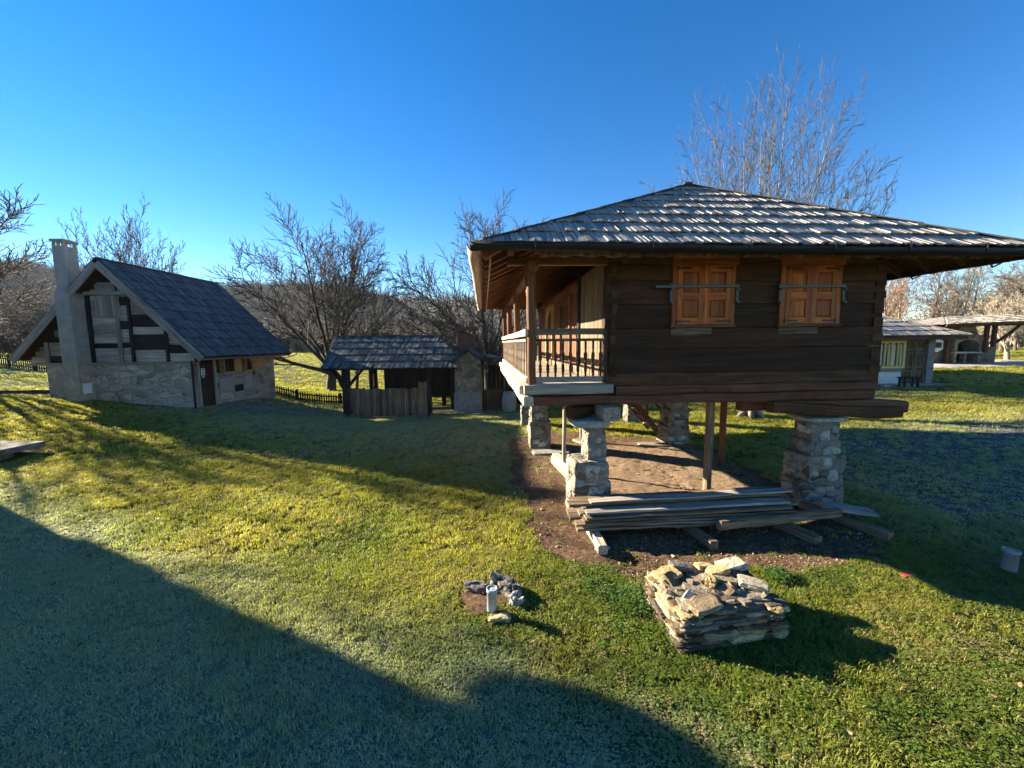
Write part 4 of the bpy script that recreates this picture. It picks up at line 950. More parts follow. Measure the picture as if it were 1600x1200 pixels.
# the oven annex
OV = empty('oven_house', (-2.0, 18, -.30), 0, 'narrow fieldstone oven house with a little gable roof beside the open shelter', 'oven house')
def opart(name, mat, fn, parent=OV, smooth=False):
    m = MB(); fn(m); m.V = [(x + 2.0, y - 18, z + .30) for x, y, z in m.V]; return m.build(name, mat, parent, smooth)
opart('stone_wall', M['stone_round'], lambda m: m.prism([(-2.58, .66), (-1.42, .66), (-1.42, 2.10), (-1.96, 2.46), (-2.58, 2.10)], (0, 18.0, 0), (1, 0, 0), (0, 0, 1), (0, 1, 0), 1.9))
opart('plaster_base', M['plaster_low'], lambda m: m.box((-2.63, 17.95, -.5), (-1.38, 19.9, .655), 0, ch=.04))
def oroof(m):
    for (x0, z0, x1) in ((-2.78, 2.05, -1.96), (-1.10, 2.02, -1.96)):
        es = Vector((x1 - x0, 0, 2.56 - z0)); L = es.length
        shingle_plane(m, Vector((x0, 17.8, z0)), (0, 1, 0), es, L, lambda s: (0, 2.2), .4, (.1, .15), 0, .02, .03)
        a = Vector((x0, 17.82, z0 - .01)); b = Vector((x1, 17.82, 2.54)); y = Vector((0, 2.1, 0)); dn = Vector((0, 0, -.045))
        m.add([a, b, b + y, a + y, a + dn, b + dn, b + y + dn, a + y + dn], [(0, 1, 2, 3), (7, 6, 5, 4), (0, 4, 5, 1), (1, 5, 6, 2), (2, 6, 7, 3), (3, 7, 4, 0)], 0, .3)
opart('roof', M['shingle_dark'], oroof)
oc = opart('chimney', M['brick'], lambda m: m.box((-2.72, 20.0, 2.0), (-1.82, 20.7, 3.30), 0, ch=.02))
opart('chimney_cap', M['brick'], lambda m: (m.box((-2.84, 19.9, 3.5), (-1.72, 20.8, 3.66), 0, ch=.04), [m.box((a, b, 3.301), (a + .09, b + .09, 3.5), 0) for a in (-2.7, -1.94) for b in (20.02, 20.58)]), oc)
LT = empty('lean_to', (-.6, 18.4, -.25), 0, 'dark plank lean-to between the oven house and the granary', 'lean-to')
def lpart(name, mat, fn):
    m = MB(); fn(m); m.V = [(x + .6, y - 18.4, z + .25) for x, y, z in m.V]; return m.build(name, mat, LT)
def lroof(m):
    shingle_plane(m, Vector((.95, 18.0, 1.75)), (0, 1, 0), (-2.1, 0, .55), 2.15, lambda s: (0, 2.6), .5, (.1, .15), 0, .02, .03)
    a, b = Vector((.93, 18.05, 1.74)), Vector((-1.15, 18.05, 2.28)); y = Vector((0, 2.5, 0)); dn = Vector((0, 0, -.05))
    m.add([a, b, b + y, a + y, a + dn, b + dn, b + y + dn, a + y + dn], [(0, 1, 2, 3), (7, 6, 5, 4), (0, 4, 5, 1), (1, 5, 6, 2), (2, 6, 7, 3), (3, 7, 4, 0)], 0, .3)
lpart('roof', M['shingle_dark'], lroof)
lpart('back_wall', M['wood_black'], lambda m: [m.box((-1.2 + .2 * k, 20.2, -.3), (-1.2 + .2 * k + .196, 20.24, 1.75), 0) for k in range(10)])
lpart('plank_gate', M['wood_door'], lambda m: ([m.box((-1.28 + .155 * k, 18.4, -.12), (-1.28 + .155 * k + .14, 18.43, .7), 0) for k in range(5)], m.box((-1.3, 18.36, .12), (-.5, 18.4, .2), 0), m.box((-1.3, 18.36, .62), (-.45, 18.41, .72), 0), m.box((-1.36, 18.34, -.4), (-1.28, 18.42, 2.1), 0)))
lpart('post', M['wood_black'], lambda m: (m.box((-.36, 18.35, -.4), (-.24, 18.47, 2.0), 0), m.box((.75, 18.2, -.4), (.9, 18.35, 1.75), 0)))
def barrel(m):
    n = 18; prof = [(.25, 0), (.31, .2), (.335, .45), (.31, .72), (.26, .92), (.22, .92), (.21, .86), (0.01, .86)]
    vs = [(q * math.cos(2 * math.pi * j / n), q * math.sin(2 * math.pi * j / n), z) for q, z in prof for j in range(n)]
    m.add(vs, [(i * n + j, i * n + (j + 1) % n, (i + 1) * n + (j + 1) % n, (i + 1) * n + j) for i in range(len(prof) - 1) for j in range(n)], 0, .6, (Vector((0, 0, 1)), Vector((1, 0, 0)), Vector((0, 1, 0))))
bm_ = MB(); barrel(bm_); bo = bm_.build('barrel', M['plaster'], None, True); bo.location = (-.14, 18.0, g1(-.14, 18) - .02); tag(bo, 'pale grey barrel standing in front of the lean-to', 'barrel')

# ------------------------------------------------------------------ YELLOW WINDOW COTTAGE
CT = empty('cottage', (17.5, 18.5, .75), 0, 'low white cottage with a yellow window and brown panelled double door', 'cottage')
def cpart(name, mat, fn, parent=CT, smooth=False):
    m = MB(); fn(m); m.V = [(x - 17.5, y - 18.5, z - .75) for x, y, z in m.V]; return m.build(name, mat, parent, smooth)
cpart('wall', M['whitewash'], lambda m: (m.box((13.5, 18.56, .4), (18.12, 18.8, 1.32), 0, ch=.01), m.box((13.5, 18.58, 1.50), (16.82, 18.8, 3.0), 0, ch=.01), m.box((16.82, 18.58, 2.78), (18.12, 18.8, 3.0), 0, ch=.01), m.box((13.5, 18.8, .4), (13.75, 23, 3.0), 0, ch=.01), m.box((19.2, 18.85, .4), (19.45, 23, 3.0), 0, ch=.01), m.box((13.75, 22.75, .4), (19.2, 23, 3.0), 0, ch=.01)))
cpart('timber_band', M['wood_grey'], lambda m: (m.box((13.5, 18.53, 1.322), (18.12, 18.78, 1.498), 0, r=.4), m.box((18.12, 18.55, 2.82), (19.2, 18.8, 3.0), 0, r=.3)))
cw = cpart('window', M['yellow'], lambda m: (m.box((16.82, 18.48, 2.66), (18.18, 18.6, 2.78), 0, ch=.03), m.box((16.82, 18.48, 1.50), (18.18, 18.6, 1.60), 0, ch=.03), [m.box((x, 18.49, 1.6), (x + w, 18.59, 2.66), 0, ch=.03) for x, w in ((16.82, .1), (17.2, .07), (17.52, .09), (17.80, .07), (18.08, .1))]))
cpart('pane', M['glass'], lambda m: m.box((16.92, 18.56, 1.60), (18.08, 18.565, 2.66), 0, ch=0), cw)
cpart('curtain', M['curtain'], lambda m: [m.box((x, 18.552, 1.62), (x + .1, 18.557, 2.6), 0, ch=0) for x in (17.06, 17.42, 17.66, 17.98)], cw)
def cdoor(m):
    for (a, b) in ((18.14, 18.64), (18.66, 19.16)):
        m.box((a, 18.57, .78), (b, 18.6, 2.8), 0, r=.3)
        for x in (a, b - .09): m.box((x, 18.53, .78), (x + .09, 18.57, 2.8), 0, r=.6)
        for z in (.78, 1.28, 1.5, 2.18, 2.32, 2.7): m.box((a + .09, 18.535, z), (b - .09, 18.57, z + .1), 0, r=.55)
cd = cpart('door', M['wood_plank'], cdoor)
cpart('door_handle', M['iron'], lambda m: m.tube([(18.7, 18.53, 1.75), (18.7, 18.49, 1.75), (18.78, 18.49, 1.75)], .014), cd)
cpart('corner_post', M['plaster_low'], lambda m: m.box((19.18, 18.45, .4), (19.5, 18.84, 3.0), 0, ch=.04))
cpart('doorstep', M['concrete'], lambda m: m.box((16.8, 17.9, .45), (20.0, 18.52, .79), 0, ch=.05))
def croof(m):
    a, b, c, d = Vector((12.5, 17.7, 2.98)), Vector((20.25, 17.7, 2.98)), Vector((20.25, 23.8, 2.98)), Vector((12.5, 23.8, 2.98)); p, q = Vector((15.6, 20.7, 4.28)), Vector((17.5, 20.7, 4.28))
    for (s, e, ps, pe) in ((a, b, p, q), (b, c, q, q), (c, d, q, p), (d, a, p, p)):
        ex = (e - s).normalized(); up = (ps - s) - ex * (ps - s).dot(ex); L = up.length
        xa = (ps - s).dot(ex); xb = (pe - s).dot(ex); W = (e - s).length
        shingle_plane(m, s, ex, up / L, L, lambda t: (xa * t / L, W + (xb - W) * t / L), .55, (.1, .16), 0, .022, .05)
    for (s, e) in ((a, p), (b, q), (c, q), (d, p), (p, q)): cap_line(m, s + Vector((0, 0, .05)), e + Vector((0, 0, .06)), .2, .6)
cpart('roof_shingles', M['shingle'], croof)
cpart('eave_board', M['wood_door'], lambda m: (m.box((12.55, 17.78, 2.80), (20.2, 17.84, 2.98), 0), m.box((20.14, 17.84, 2.80), (20.2, 23.7, 2.98), 0), m.box((12.6, 17.9, 2.96), (20.1, 23.7, 2.985), 0)))
loose('garden_bench', lambda m: (m.box((17.25, 17.5, 1.12), (18.0, 17.85, 1.17), 0), [m.box((x, y, .6), (x + .07, y + .07, 1.12), 0) for x in (17.3, 17.88) for y in (17.52, 17.76)], m.box((17.3, 17.6, .9), (17.95, 17.66, .95), 0)), M['wood_black'], 'dark wooden bench in front of the white cottage wall', 'bench')

# ------------------------------------------------------------------ GRILL PAVILION
GP = empty('grill_pavilion', (27.2, 24, 1.25), 0, 'open pavilion with a stone barbecue fireplace beneath a wide shingle roof', 'pavilion')
def ppart(name, mat, fn, parent=GP, smooth=False):
    m = MB(); fn(m); m.V = [(x - 27.2, y - 24, z - 1.25) for x, y, z in m.V]; return m.build(name, mat, parent, smooth)
ppart('stone_wall', M['stone_dark'], lambda m: (m.box((24.6, 24.3, 1.0), (26.35, 24.6, 3.4), 0, ch=.02), m.box((28.05, 24.0, 1.0), (29.0, 24.4, 2.33), 0, ch=.02), m.box((28.05, 26.6, 1.0), (29.0, 27, 2.3), 0, ch=.02)))
def fire(m):
    x0, x1 = 26.4, 28.02; n = 10; c = (x0 + x1) / 2; w = .64
    arch = [(c - w * math.cos(math.pi * k / n), 2.42 + .34 * math.sin(math.pi * k / n)) for k in range(n + 1)]
    up = [(x0, 2.05), (x0, 3.05), (x1, 3.05), (x1, 2.05), (c + w, 2.05)] + arch[::-1] + [(c - w, 2.05)]
    m.prism(up, (0, 23.9, 0), (1, 0, 0), (0, 0, 1), (0, 1, 0), .9, 0)
    m.box((x0, 23.9, 1.0), (c - w, 24.8, 1.95), 0, ch=.02); m.box((c + w, 23.9, 1.0), (x1, 24.8, 1.95), 0, ch=.02)
    m.box((x0 - .02, 23.84, 1.952), (x1 + .02, 24.8, 2.048), 1, ch=.05)
    m.box((c - .05, 24.0, 1.0), (c + .05, 24.3, 1.95), 0)
    m.box((x0 + .05, 24.82, 1.0), (x1 - .05, 24.9, 3.0), 2, ch=.0)
    m.prism([(x0 + .15, 3.052), (x1 - .15, 3.052), (c + .35, 3.7), (c - .35, 3.7)], (0, 24.0, 0), (1, 0, 0), (0, 0, 1), (0, 1, 0), .7, 0)
ppart('fireplace', [M['stone_round'], M['concrete'], M['dark_void']], fire)
ppart('wash_basin', [M['whitewash'], M['black']], lambda m: (m.prism([(24.95, 2.05), (25.55, 2.05), (25.85, 2.2), (25.85, 2.7), (25.5, 2.85), (24.95, 2.85)], (0, 24.05, 0), (1, 0, 0), (0, 0, 1), (0, 1, 0), .245, 0), m.box((25.35, 24.03, 2.3), (25.75, 24.05, 2.62), 1, ch=0)))  # black square on the front stands in for the darkness of the hole
for (x, y, z0) in ((26.12, 24.05, 1.2), (28.15, 23.85, 2.0), (28.9, 24.1, 2.331), (24.9, 26.5, 1.0), (28.9, 26.7, 2.3)):
    ppart('post', M['wood_door'], lambda m: m.box((x - .09, y - .09, z0), (x + .09, y + .09, 3.7), 0, r=.5))
ppart('brace', M['wood_door'], lambda m: m.tube([(28.9, 24.1, 2.5), (29.3, 24.1, 2.75), (29.8, 24.1, 3.1), (30.4, 24.1, 3.62)], .085, 6))
ppart('roof_beam', M['wood_door'], lambda m: (m.beam((25.0, 24.0, 3.62), (30.6, 24.0, 3.68), .16, .18), m.beam((25.0, 26.6, 3.62), (30.6, 26.6, 3.68), .16, .18), [m.beam((x, 22.9, 3.72), (x, 27.2, 3.72), .1, .12) for x in np.arange(25.2, 30.7, .6)]))
def proof(m):
    a, b, c, d = Vector((24.6, 22.8, 3.62)), Vector((30.8, 22.8, 3.80)), Vector((30.8, 27.4, 3.80)), Vector((24.6, 27.4, 3.62)); p, q = Vector((26.9, 25.1, 4.15)), Vector((30.8, 25.1, 4.2))
    for (s, e, ps, pe) in ((a, b, p, q), (c, d, q, p), (d, a, p, p)):
        ex = (e - s).normalized(); up = (ps - s) - ex * (ps - s).dot(ex); L = up.length
        xa = (ps - s).dot(ex); xb = (pe - s).dot(ex); W = (e - s).length
        shingle_plane(m, s, ex, up / L, L, lambda t: (xa * t / L, W + (xb - W) * t / L), .5, (.1, .16), 0, .022, .05)
ppart('roof_shingles', M['shingle'], proof)
ppart('roof_edge', M['wood_door'], lambda m: (m.beam((24.6, 22.82, 3.60), (30.8, 22.82, 3.76), .06, .14), m.beam((30.78, 22.8, 3.78), (30.78, 25.1, 4.16), .06, .14), m.beam((30.78, 27.4, 3.78), (30.78, 25.1, 4.16), .06, .14)))

# ------------------------------------------------------------------ fences
def fence(name, p0, p1, h, label, sp=.16, w=.075, mat='wood_black'):
    p0 = Vector(p0); p1 = Vector(p1); d = p1 - p0; L = d.length; d.normalize(); n = Vector((d.y, -d.x, 0))
    o = empty(name, (p0.x, p0.y, g1(p0.x, p0.y)), 0, label, 'fence'); base = Vector((p0.x, p0.y, g1(p0.x, p0.y)))
    pm = MB()
    t = 0
    while t < L:
        q = p0 + d * t; z = g1(q.x, q.y); hh = h + uni(-.04, .04)
        pm.prism([(-w / 2, -.05), (w / 2, -.05), (w / 2, hh - .06), (0, hh), (-w / 2, hh - .06)], Vector((q.x, q.y, z)) - base, d, (0, 0, 1), n, .02); t += sp
    pm.build('pickets', M[mat], o)
    for zz in (h * .25, h * .72):
        r = MB(); k = max(1, int(L / 1.5)); P = [p0 + d * (L * i / k) for i in range(k + 1)]
        for i in range(k): a, b = P[i], P[i + 1]; r.beam(Vector((a.x, a.y, g1(a.x, a.y) + zz)) - base - n * .03, Vector((b.x, b.y, g1(b.x, b.y) + zz)) - base - n * .03, .04, .07)
        r.build('rail', M[mat], o)
    k = max(1, int(L / 2.2))
    for i in range(k + 1):
        q = p0 + d * (L * i / k); pp = MB(); z = g1(q.x, q.y)
        pp.box((q.x - .05 - base.x, q.y + .05 - base.y, z - .2 - base.z), (q.x + .05 - base.x, q.y + .15 - base.y, z + h + .03 - base.z), 0); pp.build('post', M[mat], o)
fence('picket_fence', (-15.5, 24, 0), (-7.0, 21.95, 0), .62, 'dark picket fence with gaps between the stone house and the shelter')
fence('picket_fence', (-45, 29, 0), (-19.5, 23.5, 0), .85, 'dark picket fence on the frosty slope left of the stone house', .2, .11)
def kerb(m):
    for k in range(7):
        x0 = -26 + k * 1.05; x1 = x0 + 1.04; m.box((x0, 16.3, g1(x0, 16.4) - .1), (x1, 16.42, g1(x0, 16.4) + .16), 0, n=2, wob=.01)
km = MB(); kerb(km); tag(km.build('timber_edging', M['wood_black']), 'low dark timber edging along the lawn left of the stone house', 'edging')

# ------------------------------------------------------------------ the house outside the frame on the left whose shadow crosses the lawn
BX = Vector((-11.6, 8.06, 0))
HB = empty('neighbour_house', (BX.x, BX.y, .3), -SUN_AZ, 'tall plastered house outside the picture at left whose shadow crosses the lawn', 'house')
def npart(name, mat, fn):
    m = MB(); fn(m); return m.build(name, mat, HB)
npart('wall', M['whitewash'], lambda m: m.box((-9, -7.2, -.6), (-.15, -.06, 5.2), 0, ch=.0))
def nroof(m):
    for (y0, s) in ((0, -1), (-7.65, 1)):
        es = Vector((0, s * 3.82, 2.3)); shingle_plane(m, Vector((-9.5, y0, 5.2)), (1, 0, 0), es, es.length, lambda q: (0, 9.5), .5, (.16, .24), 0, .02, .04)
        a, b = Vector((-9.45, y0 + s * .01, 5.17)), Vector((-9.45, -3.82, 7.46)); x = Vector((9.4, 0, 0)); dn = Vector((0, 0, -.08))
        m.add([a, b, b + x, a + x, a + dn, b + dn, b + x + dn, a + x + dn], [(0, 1, 2, 3), (7, 6, 5, 4), (0, 4, 5, 1), (1, 5, 6, 2), (2, 6, 7, 3), (3, 7, 4, 0)], 0, .4)
npart('roof', M['shingle_dark'], nroof)
npart('gable_wall', M['whitewash'], lambda m: m.prism([(-7.2, 5.201), (-.45, 5.201), (-3.82, 7.2)], (-.65, 0, 0), (0, 1, 0), (0, 0, 1), (1, 0, 0), .2))
def hump_disc(m):  # unseen disc added on the wall to cast the rounded shadow hump
    n = 18; c = Vector((-.9, .27, 4.80)); vs = []; fs = []; ax = Vector((-.95, 0, .3)).normalized(); a = Vector((0, 1, 0)); b = ax.cross(a)
    for i in range(4):
        q = .38 * i / 3
        for j in range(n): t = 2 * math.pi * j / n; vs.append(c + (a * math.cos(t) + b * math.sin(t)) * q + ax * (q * q * .5))
    for i in range(3):
        for j in range(n): fs.append((i * n + j, i * n + (j + 1) % n, (i + 1) * n + (j + 1) % n, (i + 1) * n + j))
    m.add(vs, fs, 0, .5); m.tube([c, c + Vector((.05, -.2, -.1)), Vector((-.9, -.06, 4.7))], .025)
npart('hump_shadow_disc', M['white'], hump_disc)

# ------------------------------------------------------------------ trees
def bark(name, a, b, c, frost=None):
    m, nt, bs = newmat(name)
    P = attr(nt, 'tc').outputs['Vector']
    n1 = noi(nt, P, 6, 5, .7, .3, (1, 1, .35)); col = ramp(nt, n1, [(.3, a), (.5, b), (.7, c)])
    nt.links.new(col, bs.inputs['Base Color']); bs.inputs['Roughness'].default_value = .85; bs.inputs['Specular IOR Level'].default_value = .3
    bump(nt, bs, n1, .6, .03); return m
M['bark_dark'] = bark('dark_grey_bark', (.02, .017, .014), (.05, .043, .035), (.095, .083, .068))
M['bark_pale'] = bark('pale_grey_bark', (.14, .13, .11), (.27, .25, .22), (.42, .40, .36))
M['bark_ash'] = bark('ash_grey_bark', (.09, .082, .07), (.19, .175, .15), (.31, .29, .255))
M['bark_tan'] = bark('tan_grey_bark', (.14, .115, .085), (.27, .23, .17), (.42, .37, .29))
M['bark_mid'] = bark('grey_brown_bark', (.045, .038, .03), (.10, .086, .068), (.17, .15, .12))
M['twig_russet'] = bark('russet_twigs', (.16, .085, .045), (.27, .16, .09), (.38, .25, .15))
class Tree:
    def __init__(s): s.T = ([], [], 0); s.parts = {0: [[], []], 1: [[], []]}
    def tube(s, pts, rad, k, part):
        V, F = s.parts[part]; b = len(V)
        d0 = np.array(pts[-1]) - np.array(pts[0]); ref = np.array([0, 0, 1.]) if abs(d0[2]) < .9 * np.linalg.norm(d0) else np.array([1., 0, 0])
        n = len(pts)
        for i in range(n):
            d = np.array(pts[min(i + 1, n - 1)]) - np.array(pts[max(i - 1, 0)]); a = np.cross(d, ref); a /= np.linalg.norm(a) + 1e-9; c = np.cross(a, d); c /= np.linalg.norm(c) + 1e-9
            if i == n - 1 and k <= 4: V.append(tuple(pts[i])); break
            for j in range(k):
                t = 2 * math.pi * j / k; q = np.array(pts[i]) + (a * math.cos(t) + c * math.sin(t)) * rad[i]; V.append(tuple(q))
        last = (n - 1) * k
        for i in range(n - 2 if k <= 4 else n - 1):
            for j in range(k): F.append((b + i * k + j, b + i * k + (j + 1) % k, b + (i + 1) * k + (j + 1) % k, b + (i + 1) * k + j))
        if k <= 4:
            i = n - 2
            for j in range(k): F.append((b + i * k + j, b + i * k + (j + 1) % k, b + last))
    def grow(s, p, d, L, r, lv, sp):
        rg = sp['rng']; S = sp['lv'][lv]; n = S['seg']; pts = [np.array(p, float)]; rad = [r]; d = np.array(d, float); dirs = [d.copy()]
        for i in range(n):
            d = d + rg.normal(0, S['wob'], 3) + np.array([0, 0, S['trop']]); d /= np.linalg.norm(d)
            pts.append(pts[-1] + d * L / n); dirs.append(d.copy()); rad.append(max(sp['rmin'], r * (1 - S['tap'] * (i + 1) / n)))
        s.tube(pts, rad, S['k'], 0 if lv <= sp['trunk_lv'] else 1)
        if lv + 1 >= len(sp['lv']): return
        nc = S['n'] if not isinstance(S['n'], tuple) else int(rg.integers(S['n'][0], S['n'][1] + 1)); ph = rg.uniform(0, 6.28)
        for c in range(nc):
            t = S['st'] + (1 - S['st']) * (c + rg.uniform(.2, .9)) / nc; f = t * n; i = min(int(f), n - 1); q = pts[i] + (pts[i + 1] - pts[i]) * (f - i)
            dd = dirs[i + 1]; ph += 2.4 + rg.uniform(-.5, .5)
            a = np.cross(dd, [0, 0, 1.]) if abs(dd[2]) < .95 else np.cross(dd, [1., 0, 0]); a /= np.linalg.norm(a); b = np.cross(dd, a)
            an = math.radians(rg.uniform(*S['ang'])); nd_ = dd * math.cos(an) + (a * math.cos(ph) + b * math.sin(ph)) * math.sin(an)
            s.grow(q, nd_, L * rg.uniform(*S['lr']) * (1 - S.get('fall', .35) * t), max(sp['rmin'], (rad[i] * (1 - f + i) + rad[i + 1] * (f - i)) * rg.uniform(*S['rr'])), lv + 1, sp)
    def fit(s, H, W=None):
        """scale the grown tree to height H and crown width W"""
        A = [np.array(s.parts[k][0]).reshape(-1, 3) for k in (0, 1)]; al = np.concatenate(A)
        hz = H / np.percentile(al[:, 2], 99.97); hx = hz if W is None else W / (np.percentile(al[:, 0], 99.5) - np.percentile(al[:, 0], .5))
        for k in (0, 1): s.parts[k][0] = [tuple(v) for v in A[k] * np.array([hx, hx, hz])]
        return s
    def build(s, name, bm, tm, loc, label, cat, group=None):
        o = empty(name, loc, 0, label, cat, group)
        for k, nm, mt in ((0, 'trunk', bm), (1, 'crown', tm)):
            V, F = s.parts[k]
            if not V: continue
            me = bpy.data.meshes.new(nm); me.from_pydata(V, [], F); me.materials.append(mt)
            a = me.attributes.new('tc', 'FLOAT_VECTOR', 'POINT'); a.data.foreach_set('vector', np.array(V, dtype=np.float32).ravel())
            me.polygons.foreach_set('use_smooth', np.ones(len(me.polygons), bool)); me.update()
            c = bpy.data.objects.new(nm, me); COL.objects.link(c); c.parent = o
        return o
def lvl(n, seg, wob, trop, tap, st, ang, lr, rr, k, fall=.35): return dict(n=n, seg=seg, wob=wob, trop=trop, tap=tap, st=st, ang=ang, lr=lr, rr=rr, k=k, fall=fall)
def spreading(seed, H, rmin=.012, limbs=5, rt=.28, lean=(0, 0)):
    t = Tree(); sp = dict(rng=np.random.default_rng(seed), rmin=rmin, trunk_lv=1, lv=[
        lvl(limbs, 4, .06, .02, .35, .40, (14, 52), (2.2, 2.9), (.38, .58), 8, .1),
        lvl((8, 10), 8, .085, .05, .85, .22, (24, 52), (.42, .64), (.42, .6), 6),
        lvl((9, 11), 6, .11, .05, .85, .12, (24, 52), (.42, .64), (.42, .58), 4),
        lvl((5, 7), 4, .13, .06, .7, .1, (26, 52), (.42, .66), (.5, .7), 3),
        lvl(0, 3, .13, .06, .6, .1, (30, 60), (.4, .6), (.5, .7), 3)])
    t.grow((0, 0, -.2), (lean[0], lean[1], 1), H * .22, rt, 0, sp); return t
def fan(seed, H, rmin=.011, limbs=13, rt=.42):
    t = Tree(); rg = np.random.default_rng(seed); sp = dict(rng=rg, rmin=rmin, trunk_lv=1, lv=[
        lvl(0, 4, .03, .02, .3, .7, (8, 50), (3.0, 3.6), (.3, .42), 9, .0),
        lvl((9, 12), 9, .022, .035, .85, .16, (16, 34), (.30, .5), (.4, .55), 6, .45),
        lvl((5, 7), 5, .06, .06, .8, .15, (20, 42), (.36, .55), (.45, .6), 3),
        lvl((3, 5), 3, .08, .06, .6, .1, (22, 45), (.4, .6), (.6, .8), 3),
        lvl(0, 3, .08, .05, .6, .1, (20, 45), (.4, .6), (.5, .7), 3)])
    t.grow((0, 0, -.2), (0, 0, 1), H * .22, rt, 0, sp)
    for c in range(limbs):
        ph = c * 2.4 + rg.uniform(-.3, .3); an = math.radians(6 + 56 * ((c + .5) / limbs) ** .8); z0 = H * (.21 - .06 * rg.uniform(0, 1))
        t.grow((.12 * math.cos(ph), .12 * math.sin(ph), z0), (math.sin(an) * math.cos(ph), math.sin(an) * math.sin(ph), math.cos(an)), H * (.80 - .22 * c / limbs) * rg.uniform(.88, 1.0), rt * rg.uniform(.14, .23), 1, sp)
    # root flare
    for k in range(6):
        a = k * 1.05 + rg.uniform(-.2, .2); t.tube([np.array([.25 * math.cos(a), .25 * math.sin(a), .5]), np.array([.5 * math.cos(a), .5 * math.sin(a), .12]), np.array([.85 * math.cos(a), .85 * math.sin(a), -.05])], [.2, .15, .06], 6, 0)
    return t
def dome(seed, H, rmin=.012, limbs=11, rt=.36, amax=78, lean=0.):
    t = Tree(); rg = np.random.default_rng(seed); sp = dict(rng=rg, rmin=rmin, trunk_lv=1, lv=[
        lvl(0, 4, .05, .02, .3, .5, (10, 40), (1, 1), (.5, .6), 9),
        lvl((8, 10), 10, .055, .008, .86, .22, (22, 48), (.40, .66), (.4, .55), 6, .5),
        lvl((8, 10), 6, .07, .022, .85, .10, (22, 46), (.42, .66), (.42, .58), 4, .4),
        lvl((5, 6), 4, .08, .03, .7, .1, (22, 46), (.45, .7), (.5, .7), 3),
        lvl(0, 3, .08, .03, .6, .1, (30, 60), (.4, .6), (.5, .7), 3)])
    t.grow((0, 0, -.2), (lean, 0, 1), H * .2, rt, 0, sp)
    for c in range(limbs):
        ph = c * 2.4 + rg.uniform(-.3, .3); an = math.radians(6 + amax * ((c + .3) / limbs) ** .8); z0 = H * (.19 - .10 * (c / limbs))
        t.grow((lean * z0 + .1 * math.cos(ph), .1 * math.sin(ph), z0), (math.sin(an) * math.cos(ph) + lean, math.sin(an) * math.sin(ph), math.cos(an)), H * (.66 - .10 * c / limbs) * rg.uniform(.9, 1.05), rt * rg.uniform(.3, .5), 1, sp)
    return t
def slim(seed, H, rmin=.014, rt=.16, dense=1.):
    t = Tree(); sp = dict(rng=np.random.default_rng(seed), rmin=rmin, trunk_lv=0, lv=[
        lvl(int(20 * dense), 8, .03, .03, .85, .22, (25, 52), (.26, .42), (.3, .5), 6, .5),
        lvl((6, 8), 5, .09, .07, .8, .12, (25, 50), (.36, .55), (.45, .6), 3),
        lvl((4, 6), 4, .1, .07, .7, .1, (25, 50), (.4, .6), (.5, .7), 3),
        lvl(0, 3, .1, .06, .6, .1, (20, 45), (.4, .6), (.5, .7), 3)])
    t.grow((0, 0, -.2), (0, 0, 1), H, rt, 0, sp); return t
def shrub(seed, H, rmin=.012, stems=7):
    t = Tree(); rg = np.random.default_rng(seed); sp = dict(rng=rg, rmin=rmin, trunk_lv=0, lv=[
        lvl((6, 8), 5, .1, .05, .75, .15, (20, 50), (.35, .6), (.45, .65), 4),
        lvl((5, 7), 4, .12, .06, .7, .1, (25, 55), (.4, .6), (.5, .7), 3),
        lvl(0, 3, .12, .05, .6, .1, (20, 45), (.4, .6), (.5, .7), 3)])
    for k in range(stems):
        a = rg.uniform(0, 6.28); q = rg.uniform(.1, .5); t.grow((q * .4 * math.cos(a), q * .4 * math.sin(a), -.1), (q * math.cos(a), q * math.sin(a), 1), H * rg.uniform(.6, 1), .05, 0, sp)
    return t
# single trees of the picture
fan(5, 12.3, .0095, 30, .38).fit(11.9, 7.0).build('bare_tree', M['bark_ash'], M['bark_mid'], (8.75, 14.5, g1(8.75, 14.5)), 'tall bare tree with a fan of upright pale branches rising behind the granary roof', 'tree')
dome(21, 12.5, .016, 13, .36, 62).fit(13.6, 12.6).build('bare_tree', M['bark_dark'], M['bark_dark'], (-13.2, 29, g1(-13.2, 29)), 'broad dark bare tree with spreading limbs behind the open shelter', 'tree')
spreading(33, 8.6, limbs=3, rt=.17, lean=(.3, 0)).fit(10.2, 5.5).build('bare_tree', M['bark_dark'], M['bark_dark'], (-11.0, 28, g1(-11, 28)), 'slender leaning bare tree just right of the broad dark tree', 'tree')
dome(43, 12, .016, 11, .32, 66).fit(13.0, 11.5).build('bare_tree', M['bark_dark'], M['bark_dark'], (-1.6, 27, g1(-1.6, 27)), 'bare spreading tree behind the shelter chimney, left of the granary eave', 'tree')
fan(17, 11.0, .018, 18, .3).fit(12.6, 7.4).build('bare_tree', M['bark_mid'], M['bark_mid'], (-27.5, 29.5, g1(-27.5, 29.5)), 'bare upright tree standing behind the stone house ridge', 'tree')
dome(55, 10.5, .015, 9, .24).fit(8.6, 7.0).build('bare_tree', M['bark_dark'], M['bark_mid'], (-38.5, 27, g1(-38.5, 27)), 'bare tree cut by the left picture edge above the slope', 'tree')
dome(61, 11.0, .011, 9, .3).fit(11.0, 9).build('bare_tree', M['bark_mid'], M['bark_mid'], (28.6, 18.5, g1(28.6, 18.5)), 'bare tree whose twigs enter at the right picture edge', 'tree')
spreading(73, 10.5, rmin=.014, limbs=6, rt=.26).fit(9.5, 9).build('bare_tree', M['bark_mid'], M['bark_mid'], (-24.5, 17.6, g1(-24.5, 17.6)), 'bare tree outside the picture at left shading the lawn', 'tree')
